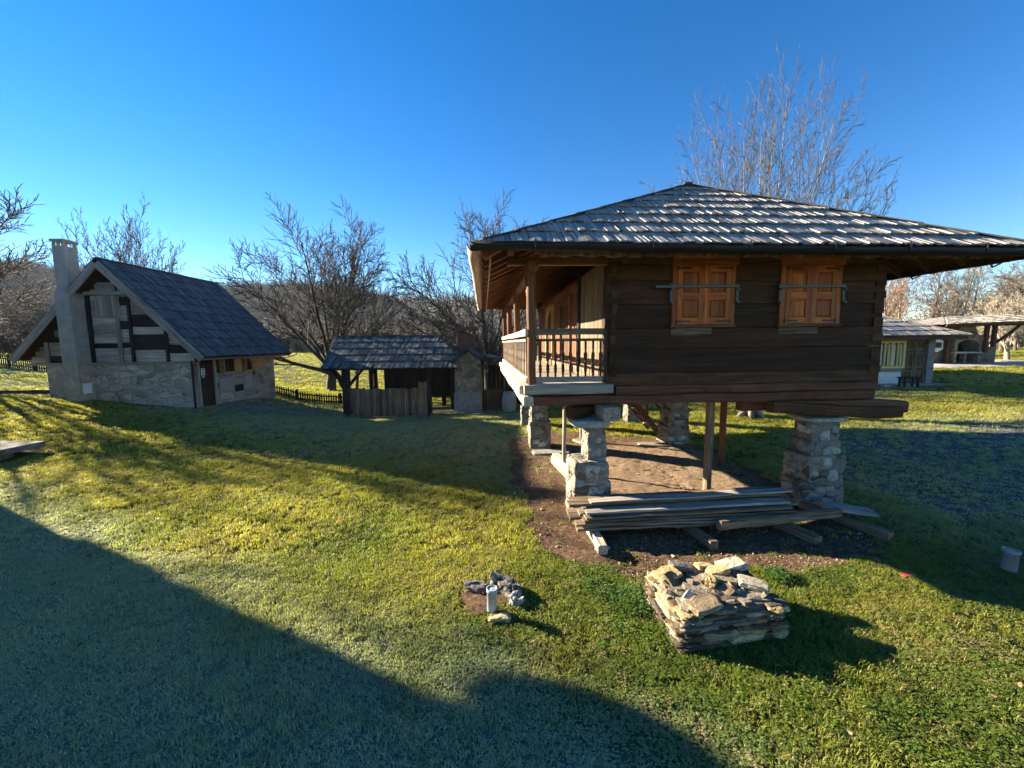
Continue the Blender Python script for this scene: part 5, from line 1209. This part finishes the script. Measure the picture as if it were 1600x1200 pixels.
# trees of the background, copies of a few kinds
def kinds(protos, spots, name, labels, groups, s0=.8, s1=1.15):
    used = set()
    for i, (x, y, k, s) in enumerate(spots):
        pr = protos[k]
        o = pr if k not in used else copy_tree(pr); used.add(k)
        o.location = (x, y, g1(x, y)); o.rotation_euler = (0, 0, uni(0, 6.28)); o.scale = (s, s, s)
        tag(o, labels(i, x, y, k), 'tree', groups(i, x, y, k))
P5 = [slim(101, 9).fit(9).build('bare_tree', M['bark_mid'], M['bark_mid'], (0, 0, 0), 'x', 'tree'), slim(102, 10, .016).fit(10).build('bare_tree', M['bark_tan'], M['bark_tan'], (0, 0, 0), 'x', 'tree'),
      spreading(103, 8, .016, 5, .18).fit(8, 7).build('bare_tree', M['bark_mid'], M['bark_mid'], (0, 0, 0), 'x', 'tree'), spreading(104, 6, .014, 5, .16).fit(5.5, 5.5).build('bare_tree', M['bark_tan'], M['bark_tan'], (0, 0, 0), 'x', 'tree'),
      slim(105, 10.5, .018, .17, 1.8).fit(10.5).build('bare_tree', M['bark_tan'], M['twig_russet'], (0, 0, 0), 'x', 'tree'), shrub(106, 4.5, .016).build('bare_shrub', M['bark_tan'], M['bark_tan'], (0, 0, 0), 'x', 'shrub'),
      shrub(107, 3.6, .016, 10).build('bare_shrub', M['bark_mid'], M['twig_russet'], (0, 0, 0), 'x', 'shrub')]
spots = []
rg = np.random.default_rng(9)
# left copse (beyond the left fence), middle copse, copse behind granary, right copse
for k in range(20): y = rg.uniform(40, 52); x = rg.uniform(-1.5, -.98) * y; spots.append((x, y, int(rg.choice([0, 2, 3, 5])), rg.uniform(.6, .95)))
for k in range(18): x = rg.uniform(-31, -14); y = rg.uniform(60, 70); spots.append((x, y, int(rg.choice([2, 3, 5, 5])), rg.uniform(.6, .9)))
for k in range(22): x = rg.uniform(-11, 9); y = rg.uniform(36, 56); spots.append((x, y, int(rg.choice([2, 3, 3, 5, 6])), rg.uniform(.6, .92)))
right = [(30.5, 36, 1, .95), (33.0, 35.5, 4, .92), (35.5, 37, 4, .98), (37.5, 36.0, 4, .85), (37.0, 33.5, 1, 1.0), (39.4, 34.5, 1, .95), (41.5, 38, 0, .9), (44.5, 40, 2, .95), (47, 38, 0, .95), (50, 41, 2, 1.0), (54, 43, 0, 1.0), (57, 40, 2, .95), (36, 44, 1, .8), (48, 50, 4, .8), (62, 50, 4, .9), (28, 40, 0, .9), (24, 42, 2, .9), (18, 44, 2, .9), (13, 46, 0, .8)]
spots += right
fruit = [(33.2, 26.8, 3, .85), (38.5, 29.5, 3, .9), (44.5, 33, 3, .9), (36.0, 31.5, 3, .7)]
spots += fruit
def glab(i, x, y, k):
    what = {0: 'slim grey bare tree', 1: 'slim bare tree with a pale trunk', 2: 'spreading grey bare tree', 3: 'low pale bare tree', 4: 'bare tree with dense russet brown twigs', 5: 'many stemmed pale bare shrub', 6: 'many stemmed russet shrub'}[k]
    if (x, y, k) in [(a, b, c) for a, b, c, _ in fruit]:
        return {33.2: 'low pale fruit tree just right of the grill pavilion', 38.5: 'second low pale fruit tree on the far right meadow', 44.5: 'farthest low pale fruit tree on the right meadow', 36.0: 'small pale fruit tree behind the grill pavilion'}[x]
    return what + ' in the copse ' + gplace(x)
def gplace(x): return 'on the slope at far left' if x < -32 else 'below the hill behind the shelter' if x < -12 else 'behind the oven house' if x < 10.5 else 'behind the cottage and pavilion'
def ggrp(i, x, y, k):
    if any(abs(x - a) < 1e-6 and abs(y - b) < 1e-6 for a, b, c, _ in fruit): return 'fruit trees on the right meadow'
    return {0: 'slim grey trees ', 1: 'slim pale trees ', 2: 'spreading grey trees ', 3: 'low pale trees ', 4: 'russet trees ', 5: 'pale shrubs ', 6: 'russet shrubs '}[k] + gplace(x)
kinds(P5, spots, 'bare_tree', glab, ggrp)

# ------------------------------------------------------------------ instancing of uncountable stuff
def scatter_nodes(name, coll):
    ng = bpy.data.node_groups.new(name, 'GeometryNodeTree')
    ng.interface.new_socket('Geometry', in_out='INPUT', socket_type='NodeSocketGeometry'); ng.interface.new_socket('Geometry', in_out='OUTPUT', socket_type='NodeSocketGeometry')
    N = ng.nodes; Lk = ng.links
    gi = N.new('NodeGroupInput'); go = N.new('NodeGroupOutput'); ip = N.new('GeometryNodeInstanceOnPoints'); ci = N.new('GeometryNodeCollectionInfo')
    ci.inputs['Collection'].default_value = coll; ci.inputs['Separate Children'].default_value = True; ci.inputs['Reset Children'].default_value = True
    def na(nm, t):
        n = N.new('GeometryNodeInputNamedAttribute'); n.data_type = t; n.inputs['Name'].default_value = nm; return n.outputs['Attribute']
    e2r = N.new('FunctionNodeEulerToRotation'); Lk.new(na('rot', 'FLOAT_VECTOR'), e2r.inputs[0])
    ip.inputs['Pick Instance'].default_value = True
    Lk.new(gi.outputs[0], ip.inputs['Points']); Lk.new(ci.outputs[0], ip.inputs['Instance']); Lk.new(na('idx', 'INT'), ip.inputs['Instance Index'])
    Lk.new(e2r.outputs[0], ip.inputs['Rotation']); Lk.new(na('scl', 'FLOAT_VECTOR'), ip.inputs['Scale']); Lk.new(ip.outputs[0], go.inputs[0])
    return ng
def scatter(name, protos, P, rot, scl, idx, extra):
    coll = bpy.data.collections.new(name + '_source')
    for i, (me) in enumerate(protos):
        o = bpy.data.objects.new('%s_piece_%02d' % (name, i), me); coll.objects.link(o)
    me = bpy.data.meshes.new(name); me.vertices.add(len(P)); me.vertices.foreach_set('co', P.astype(np.float32).ravel())
    for k, t, v in (('rot', 'FLOAT_VECTOR', rot), ('scl', 'FLOAT_VECTOR', scl)):
        a = me.attributes.new(k, t, 'POINT'); a.data.foreach_set('vector', v.astype(np.float32).ravel())
    a = me.attributes.new('idx', 'INT', 'POINT'); a.data.foreach_set('value', idx.astype(np.int32))
    for k, v in extra.items():
        a = me.attributes.new(k, 'FLOAT', 'POINT'); a.data.foreach_set('value', v.astype(np.float32))
    o = bpy.data.objects.new(name, me); COL.objects.link(o)
    md = o.modifiers.new('scatter', 'NODES'); md.node_group = scatter_nodes(name, coll)
    return o
def blade_mesh(seed, n, rad, h, w, broad=False, mat=None):
    rg = np.random.default_rng(seed); V = []; F = []
    for k in range(n):
        a = rg.uniform(0, 6.28); q = rad * math.sqrt(rg.uniform(0, 1)); x, y = q * math.cos(a), q * math.sin(a)
        da = rg.uniform(0, 6.28); hh = h * rg.uniform(.5, 1.15); ln = hh * rg.uniform(.25, 1.1); ww = w * rg.uniform(.7, 1.3)
        dx, dy = math.cos(da), math.sin(da); px, py = -dy * ww / 2, dx * ww / 2; b = len(V)
        if not broad:
            V += [(x - px, y - py, -.01), (x + px, y + py, -.01), (x + dx * ln * .35 + px * .8, y + dy * ln * .35 + py * .8, hh * .6), (x + dx * ln * .35 - px * .8, y + dy * ln * .35 - py * .8, hh * .6), (x + dx * ln, y + dy * ln, hh * rg.uniform(.8, 1))]
            F += [(b, b + 1, b + 2, b + 3), (b + 3, b + 2, b + 4)]
        else:
            lx, ly, lz = x + dx * ln * .5, y + dy * ln * .5, hh; tl = rg.uniform(-.5, .5) * ww; L2 = ww * rg.uniform(1.1, 1.6)
            ex, ey = dx * L2, dy * L2; px *= 1; py *= 1
            V += [(lx, ly, lz), (lx + ex * .35 + px, ly + ey * .35 + py, lz + tl * .5 + .2 * ww), (lx + ex * .75 + px * .7, ly + ey * .75 + py * .7, lz + tl), (lx + ex, ly + ey, lz + tl * .9), (lx + ex * .75 - px * .7, ly + ey * .75 - py * .7, lz + tl), (lx + ex * .35 - px, ly + ey * .35 - py, lz + tl * .5 + .2 * ww)]
            F += [(b, b + 1, b + 2, b + 3, b + 4, b + 5)]
    me = bpy.data.meshes.new('blades'); me.from_pydata(V, [], F); me.materials.append(mat); me.update(); return me
def grass_mat():
    m, nt, b = newmat('grass_blade')
    fr = attr(nt, 'frost', 'INSTANCER').outputs['Fac']; yl = attr(nt, 'yel', 'INSTANCER').outputs['Fac']; rv = attr(nt, 'rv', 'INSTANCER').outputs['Fac']
    g = mixc(nt, yl, (.112, .172, .022), (.325, .300, .056))
    g = mixc(nt, mapr(nt, rv, .78, .95, 0, .8), g, (.20, .155, .075))
    g = mixc(nt, 1, g, _grey(nt, mapr(nt, rv, 0, 1, .6, 1.4)), 'MULTIPLY')
    g = mixc(nt, mth(nt, 'MULTIPLY', fr, mapr(nt, rv, 0, 1, .55, .95)), g, (.46, .47, .36))
    nt.links.new(g, b.inputs['Base Color']); b.inputs['Roughness'].default_value = .5; b.inputs['Specular IOR Level'].default_value = .35
    tr = nt.nodes.new('ShaderNodeBsdfTranslucent'); nt.links.new(mixc(nt, 1, g, (1.5, 1.6, .7), 'MULTIPLY'), tr.inputs[0])
    mx = nt.nodes.new('ShaderNodeMixShader'); mx.inputs[0].default_value = .48
    nt.links.new(b.outputs[0], mx.inputs[1]); nt.links.new(tr.outputs[0], mx.inputs[2]); nt.links.new(mx.outputs[0], nt.nodes['Material Output'].inputs[0])
    return m
GM = grass_mat()
def scatter_area(n, y0, y1, rg):
    """even density over the seen ground between two depths"""
    y = np.sqrt(rg.uniform(y0 ** 2, y1 ** 2, n)); x = rg.uniform(-1, 1, n) * (1.42 * (y + .4) + 2.4); return x, y
rg = np.random.default_rng(4)
bands = [(37000, 1.0, 5.2), (33000, 5.2, 9.5), (30000, 9.5, 17), (26000, 17, 30), (26000, 30, 66)]
PX = []; PY = []; PS = []
for n, a, b in bands:
    x, y = scatter_area(n, a, b, rg); PX.append(x); PY.append(y); PS.append(np.full(n, {1.0: 1.0, 5.2: 1.15, 9.5: 1.5, 17: 2.2, 30: 3.6}[a]))
x = np.concatenate(PX); y = np.concatenate(PY); s = np.concatenate(PS)
dd = poly_dist(x, y, DIRT) + (fbm(x, y, 2.4, 11) - .5) * .5
keep = (dd < .02) | (rg.uniform(0, 1, x.size) < .035 * (dd < 1.2))
gd = poly_dist(x, y, GRAVEL) + (fbm(x, y, .9, 11) - .5) * 2
keep &= (gd < 0) | (rg.uniform(0, 1, x.size) < .35)
keep &= poly_dist(x, y, path_poly) < 0
keep &= ~((x > -18.2) & (x < -12.3) & (y > 15.2) & (y < 21.2)) & ~((x > -7.6) & (x < 1) & (y > 18) & (y < 21.7)) & ~((x > 13.5) & (x < 20) & (y > 17.9) & (y < 23)) & (poly_dist(x, y, terr) < 0)
keep &= poly_dist(x, y, [tuple(pw(a, b, 0)[:2]) for a, b in ((-.5, -.34), (.5, -.34), (.5, .34), (-.5, .34))]) < 0
keep &= ~((x < -11.6) & (x > -15) & (y > 8.4) & (y < 9.9))
keep &= (np.hypot((x + .36) / 1.2, y - 4.14) > .20 + .07 * np.sin(3 * np.arctan2(y - 4.1, x + .36)))
x, y, s = x[keep], y[keep], s[keep]
z = gh(x, y); fr = frost_at(x, y)
broadw = np.clip((x + 1.2) / 2.5, 0, 1) * np.clip((6.5 - y) / 1.5, 0, 1) * .75
isb = rg.uniform(0, 1, x.size) < broadw * np.clip(fbm(x, y, 1.3, 21) * 2.4 - .55, 0, 1)
yel = np.clip(fbm(x, y, .55, 31) * 1.7 - .35 + .25 * np.clip((y - 5) / 4, 0, 1) - .45 * isb, 0, 1)
idx = np.where(isb, rg.integers(4, 7, x.size), rg.integers(0, 4, x.size))
hsc = s * rg.uniform(.7, 1.25, x.size) * (1 - .35 * np.clip(fr, 0, 1) * (x < 2))
patch = .45 + 1.1 * fbm(x, y, 1.9, 41) ** 1.3
scl = np.stack([s * rg.uniform(.8, 1.3, x.size), s * rg.uniform(.8, 1.3, x.size), np.minimum(hsc, 2.2) * patch], -1)
rot = np.stack([rg.uniform(-.15, .15, x.size), rg.uniform(-.15, .15, x.size), rg.uniform(0, 6.28, x.size)], -1)
protos = [blade_mesh(i, 15, .055, .052, .007, False, GM) for i in range(4)] + [blade_mesh(10 + i, 13, .055, .04, .016, True, GM) for i in range(3)]
tag(scatter('grass', protos, np.stack([x, y, z], -1), rot, scl, idx, {'frost': fr, 'yel': yel, 'rv': np.clip(rg.uniform(0, 1, x.size) + .45 * np.clip(fbm(x, y, .9, 71) * 5 - 3.0, 0, 1), 0, 1)}), 'short winter grass and clover covering the lawn', 'grass', kind='stuff')
# fallen leaves and crumbs
def leaf_mat(name, cols):
    m, nt, b = newmat(name); rv = attr(nt, 'rv', 'INSTANCER').outputs['Fac']
    nt.links.new(ramp(nt, rv, [(i / (len(cols) - 1), c) for i, c in enumerate(cols)]), b.inputs['Base Color']); b.inputs['Roughness'].default_value = .7; return m
LM = leaf_mat('dry_leaf', [(.09, .05, .025), (.18, .09, .04), (.27, .17, .09), (.36, .28, .18)])
def leaf_mesh(seed):
    rg = np.random.default_rng(seed); V = []; n = 9
    V.append((0, 0, .006))
    for j in range(n): a = 2 * math.pi * j / n; q = .028 * (1 + .35 * math.sin(3 * a + seed) + rg.uniform(-.2, .2)); V.append((q * 1.4 * math.cos(a), q * math.sin(a), .004 + rg.uniform(0, .022)))
    me = bpy.data.meshes.new('leaf'); me.from_pydata(V, [], [(0, 1 + j, 1 + (j + 1) % n) for j in range(n)]); me.materials.append(LM); me.update(); return me
x, y = scatter_area(1500, 1.9, 12, rg); k = (poly_dist(x, y, DIRT) < .6) & (rg.uniform(0, 1, x.size) < .35 + .65 * (fbm(x, y, .8, 51) > .52)); x, y = x[k], y[k]
tag(scatter('fallen_leaves', [leaf_mesh(i) for i in range(3)], np.stack([x, y, gh(x, y) + .025], -1), np.stack([rg.uniform(-.5, .5, x.size), rg.uniform(-.5, .5, x.size), rg.uniform(0, 6.28, x.size)], -1), np.repeat(rg.uniform(.35, .95, (x.size, 1)), 3, 1), rg.integers(0, 3, x.size), {'rv': rg.uniform(0, 1, x.size)}), 'dry brown leaves scattered over the lawn', 'leaves', kind='stuff')
CM = leaf_mat('soil_crumb', [(.06, .035, .02), (.14, .085, .05), (.26, .18, .11), (.42, .33, .23)])
def crumb(seed):
    m = MB(); random.seed(seed); m.rock((0, 0, .2), (1, .8, .6), 0, None, .5, .25, sub=2, seed=seed); me = bpy.data.meshes.new('crumb'); me.from_pydata(m.V, [], m.F); me.materials.append(CM); me.update(); return me
px = rg.uniform(-.3, 5.8, 14000); py = 4.4 + (8.4) * rg.uniform(0, 1, 14000) ** 1.7; d = poly_dist(px, py, DIRT); k = (d > -.15) & (rg.uniform(0, 1, px.size) < np.where((px > 1.2) & (px < 4.6) & (py > 6.9), .25, 1)); px, py = px[k], py[k]
sz = rg.uniform(.006, .024, px.size) * (1 + 1.2 * (rg.uniform(0, 1, px.size) > .96))
tag(scatter('soil_crumbs', [crumb(i) for i in range(3)], np.stack([px, py, gh(px, py) + .012], -1), rg.uniform(0, 6.28, (px.size, 3)), np.repeat(sz[:, None], 3, 1), rg.integers(0, 3, px.size), {'rv': rg.uniform(0, 1, px.size)}), 'soil crumbs and wood chips strewn on the bare ground', 'soil', kind='stuff')
# weeds
def weed(x, y, R0, H, n, label, seed):
    rg = np.random.default_rng(seed); V = []; F = []
    for k in range(n):
        a = rg.uniform(0, 6.28); q = R0 * math.sqrt(rg.uniform(0, 1)); h = H * rg.uniform(.25, 1) * (1 - .5 * q / R0); cx, cy = q * math.cos(a), q * math.sin(a); L = rg.uniform(.025, .05); w = L * .6; da = a + rg.uniform(-1, 1); dx, dy = math.cos(da), math.sin(da); t = rg.uniform(-.02, .025); b = len(V)
        V += [(cx, cy, h), (cx + dx * L * .4 - dy * w * .5, cy + dy * L * .4 + dx * w * .5, h + t * .5 + .006), (cx + dx * L, cy + dy * L, h + t), (cx + dx * L * .4 + dy * w * .5, cy + dy * L * .4 - dx * w * .5, h + t * .5 + .006)]
        F.append((b, b + 1, b + 2, b + 3))
        if k % 3 == 0:
            b = len(V); V += [(cx * .4 - .002, cy * .4, -.02), (cx * .4 + .002, cy * .4, -.02), (cx, cy, h)]; F.append((b, b + 1, b + 2))
    me = bpy.data.meshes.new('weed_clump'); me.from_pydata(V, [], F); me.materials.append(M['weed']); me.update()
    o = bpy.data.objects.new('weed_clump', me); COL.objects.link(o); o.location = (x, y, g1(x, y)); tag(o, label, 'plant')
def weed_mat():
    m, nt, b = newmat('weed_leaf'); geo = nt.nodes.new('ShaderNodeNewGeometry')
    c = ramp(nt, noi(nt, geo.outputs['Position'], 25, 3), [(.3, (.035, .085, .02)), (.7, (.10, .19, .045))]); nt.links.new(c, b.inputs['Base Color']); b.inputs['Roughness'].default_value = .45
    tr = nt.nodes.new('ShaderNodeBsdfTranslucent'); nt.links.new(mixc(nt, 1, c, (1.5, 1.6, .7), 'MULTIPLY'), tr.inputs[0]); mx = nt.nodes.new('ShaderNodeMixShader'); mx.inputs[0].default_value = .4
    nt.links.new(b.outputs[0], mx.inputs[1]); nt.links.new(tr.outputs[0], mx.inputs[2]); nt.links.new(mx.outputs[0], nt.nodes['Material Output'].inputs[0]); return m
M['weed'] = weed_mat()
weed(1.30, 4.12, .24, .14, 420, 'dark green leafy weed clump left of the stone pile', 1)
weed(3.14, 4.50, .13, .17, 320, 'bright green leafy plant behind the right end of the stone pile', 2)
weed(.98, 4.38, .17, .10, 200, 'small low weed between the soil edge and the larger weed clump', 3)
weed(-11.6, 20.2, .5, .35, 500, 'low dark green plants at the foot of the stone house far corner', 4)

# ------------------------------------------------------------------ hills and far woods
def hill_mat():
    m, nt, b = newmat('wooded_hillside'); geo = nt.nodes.new('ShaderNodeNewGeometry'); P = geo.outputs['Position']
    n1 = noi(nt, P, .35, 6, .75); n2 = noi(nt, P, .03, 4, .6)
    c = ramp(nt, n1, [(.3, (.08, .072, .062)), (.5, (.165, .15, .128)), (.7, (.25, .23, .19))]); c = mixc(nt, mapr(nt, n2, .45, .65, 0, .5), c, (.10, .10, .05))
    nt.links.new(c, b.inputs['Base Color']); b.inputs['Roughness'].default_value = .95; bump(nt, b, n1, 1., 2.); return m
HM = hill_mat()
def hill(name, pts, r0, r1, r2, nz):
    """pts: (azimuth tangent x/y, crest height)"""
    T = np.array(pts); az = np.linspace(T[0, 0], T[-1, 0], 150); rr = np.concatenate([np.linspace(r0, r1, 26), np.linspace(r1, r2, 6)[1:]])
    A, Q = np.meshgrid(az, rr); H = np.interp(A, T[:, 0], T[:, 1])
    t = np.clip((Q - r0) / (r1 - r0), 0, 1); prof = t ** 1.15
    Zh = 1.2 + H * prof + nz * (fbm(A * 40, Q * .03, 1, 3) - .5) * t - np.clip((Q - r1) / (r2 - r1), 0, 1) * H * .5
    o = grid_mesh(name, A * Q, Q, Zh, HM); tag(o, kind='structure'); return (A * Q, Q, Zh)
H1 = hill('hill', [(-2.2, 60), (-1.24, 51), (-1.04, 45), (-.70, 35), (-.50, 35.5), (-.37, 31.5), (-.30, 25), (-.24, 15), (-.19, 5), (-.15, 0)], 84, 250, 330, 5)
H2 = hill('hill', [(-.55, 45), (-.30, 48), (-.15, 45), (.05, 41), (.3, 33), (.6, 22), (.9, 14), (1.3, 13), (2.2, 16)], 140, 400, 520, 5)
def forest_pts(H, n, rg, rmin, rmax):
    Xh, Yh, Zh = H; ny, nx = Xh.shape
    i = rg.integers(0, ny - 1, n * 3); j = rg.integers(0, nx - 1, n * 3); u = rg.uniform(0, 1, n * 3); v = rg.uniform(0, 1, n * 3)
    def bl(A): return A[i, j] * (1 - u) * (1 - v) + A[i + 1, j] * u * (1 - v) + A[i, j + 1] * (1 - u) * v + A[i + 1, j + 1] * u * v
    P = np.stack([bl(Xh), bl(Yh), bl(Zh)], -1); q = P[:, 1]; k = (q > rmin) & (q < rmax) & (rg.uniform(0, 1, n * 3) < q / rmax); return P[k][:n]
def wood_piece(seed, H, mat, st, n):
    rg = np.random.default_rng(seed); t = Tree()
    sp = dict(rng=rg, rmin=.05, trunk_lv=9, lv=[lvl(n, 4, .05, .04, .8, .2, (20, 50), (.3, .5), (.4, .6), 3, .4), lvl(5, 3, .1, .06, .7, .1, (25, 50), (.4, .6), (.5, .8), 3), lvl(0, 2, .1, .06, .6, .1, (25, 50), (.4, .6), (.5, .8), 3)])
    for k in range(st): a = rg.uniform(0, 6.28); t.grow((.8 * math.cos(a) * (st > 1), .8 * math.sin(a) * (st > 1), -.3), (.3 * math.cos(a) * (st > 1), .3 * math.sin(a) * (st > 1), 1), H * rg.uniform(.8, 1), .14, 0, sp)
    V, F = t.parts[0]; me = bpy.data.meshes.new('wood'); me.from_pydata(V, [], F); me.materials.append(mat)
    a = me.attributes.new('tc', 'FLOAT_VECTOR', 'POINT'); a.data.foreach_set('vector', np.array(V, dtype=np.float32).ravel()); return me
rg = np.random.default_rng(12)
M['bark_far'] = bark('far_woodland_bark', (.14, .125, .105), (.21, .19, .16), (.29, .265, .225))
WP = [wood_piece(1, 9, M['bark_far'], 1, 16), wood_piece(2, 8, M['bark_tan'], 2, 10), wood_piece(3, 9, M['bark_far'], 2, 10), wood_piece(4, 7, M['bark_far'], 3, 8)]
Pa = forest_pts(H1, 7500, rg, 80, 262); Pb = forest_pts(H2, 5000, rg, 145, 410); P = np.concatenate([Pa, Pb])
sc = rg.uniform(.5, .85, (len(P), 1))
tag(scatter('hill_woodland', WP, P, np.stack([np.zeros(len(P)), np.zeros(len(P)), rg.uniform(0, 6.28, len(P))], -1), np.repeat(sc, 3, 1), rg.integers(0, 4, len(P)), {}), 'leafless woodland covering the distant hillsides', 'woodland', kind='stuff')
# scrub at the meadow's edge
def scrub(n, x0, x1, y0, y1):
    return np.stack([rg.uniform(x0, x1, n), rg.uniform(y0, y1, n)], -1)
Q = np.concatenate([scrub(130, -48, -12, 66, 80), scrub(110, -12, 12, 40, 70), scrub(90, -95, -46, 44, 66), scrub(60, 10, 40, 48, 70), scrub(60, 40, 90, 50, 75)])
tag(scatter('thicket', [wood_piece(11, 4.2, M['bark_tan'], 7, 7), wood_piece(12, 3.6, M['bark_mid'], 8, 6), wood_piece(13, 4.6, M['bark_tan'], 6, 8)], np.stack([Q[:, 0], Q[:, 1], gh(Q[:, 0], Q[:, 1])], -1), np.stack([np.zeros(len(Q)), np.zeros(len(Q)), rg.uniform(0, 6.28, len(Q))], -1), np.repeat(rg.uniform(.6, 1.15, (len(Q), 1)), 3, 1), rg.integers(0, 3, len(Q)), {}), 'tangled leafless scrub along the far edge of the meadow', 'scrub', kind='stuff')

# ------------------------------------------------------------------ the air
hb = MB(); hb.add([(x, y, z) for z in (-6, 80) for x, y in ((-660, -660), (660, -660), (660, 660), (-660, 660))], [(3, 2, 1, 0), (4, 5, 6, 7), (0, 1, 5, 4), (1, 2, 6, 5), (2, 3, 7, 6), (3, 0, 4, 7)])
hz = bpy.data.materials.new('haze'); hz.use_nodes = True; nt = hz.node_tree; nt.nodes.remove(nt.nodes['Principled BSDF'])
pv = nt.nodes.new('ShaderNodeVolumePrincipled'); pv.inputs['Color'].default_value = (.72, .86, 1, 1); pv.inputs['Density'].default_value = .00013; pv.inputs['Anisotropy'].default_value = 0
nt.links.new(pv.outputs[0], nt.nodes['Material Output'].inputs['Volume'])
tag(hb.build('haze', hz), 'faint winter haze in the valley air', 'haze', kind='stuff')

# ------------------------------------------------------------------ sky, sun, camera
w = bpy.data.worlds.new('World'); SC.world = w; w.use_nodes = True; nt = w.node_tree
sky = nt.nodes.new('ShaderNodeTexSky'); sky.sky_type = 'NISHITA'; sky.sun_disc = False; sky.sun_elevation = SUN_EL; sky.sun_rotation = math.atan2(-SDIR[0], -SDIR[1])
sky.altitude = 400; sky.air_density = 1.0; sky.dust_density = .0; sky.ozone_density = 3.0
hs = nt.nodes.new('ShaderNodeHueSaturation'); hs.inputs['Saturation'].default_value = 1.36; hs.inputs['Hue'].default_value = .507; hs.inputs['Value'].default_value = .95; nt.links.new(sky.outputs[0], hs.inputs['Color'])
bg = nt.nodes['Background']; nt.links.new(hs.outputs[0], bg.inputs[0]); bg.inputs[1].default_value = .050
sl = bpy.data.lights.new('sun', 'SUN'); sl.energy = 5.0; sl.angle = R(.5); sl.color = (1, .86, .66)
so = bpy.data.objects.new('sun', sl); COL.objects.link(so)
tosun = Vector((-SDIR[0] * math.cos(SUN_EL), -SDIR[1] * math.cos(SUN_EL), math.sin(SUN_EL)))
so.rotation_euler = tosun.to_track_quat('Z', 'Y').to_euler(); so.location = tosun * 50
cam = bpy.data.cameras.new('camera'); co = bpy.data.objects.new('camera', cam); COL.objects.link(co)
cam.sensor_width = 36; cam.lens = 36 * 625 / 1600; cam.clip_start = .05; cam.clip_end = 3000
pit, rol = R(5.85), R(.6)
f = Vector((0, math.cos(pit), -math.sin(pit))); r0 = Vector((1, 0, 0)); u0 = r0.cross(f)
rr = r0 * math.cos(rol) - u0 * math.sin(rol); uu = u0 * math.cos(rol) + r0 * math.sin(rol)
co.matrix_world = Matrix(((rr.x, uu.x, -f.x, 0), (rr.y, uu.y, -f.y, 0), (rr.z, uu.z, -f.z, 2.85), (0, 0, 0, 1)))
SC.camera = co
SC.view_settings.view_transform = 'Standard'; SC.view_settings.look = 'None'; SC.view_settings.exposure = 2.35; SC.view_settings.gamma = 1; SC.view_settings.use_curve_mapping = False
SC.cycles.max_bounces = 6; SC.cycles.volume_bounces = 0; SC.cycles.transparent_max_bounces = 4; SC.cycles.use_denoising = True; SC.cycles.sample_clamp_indirect = 6
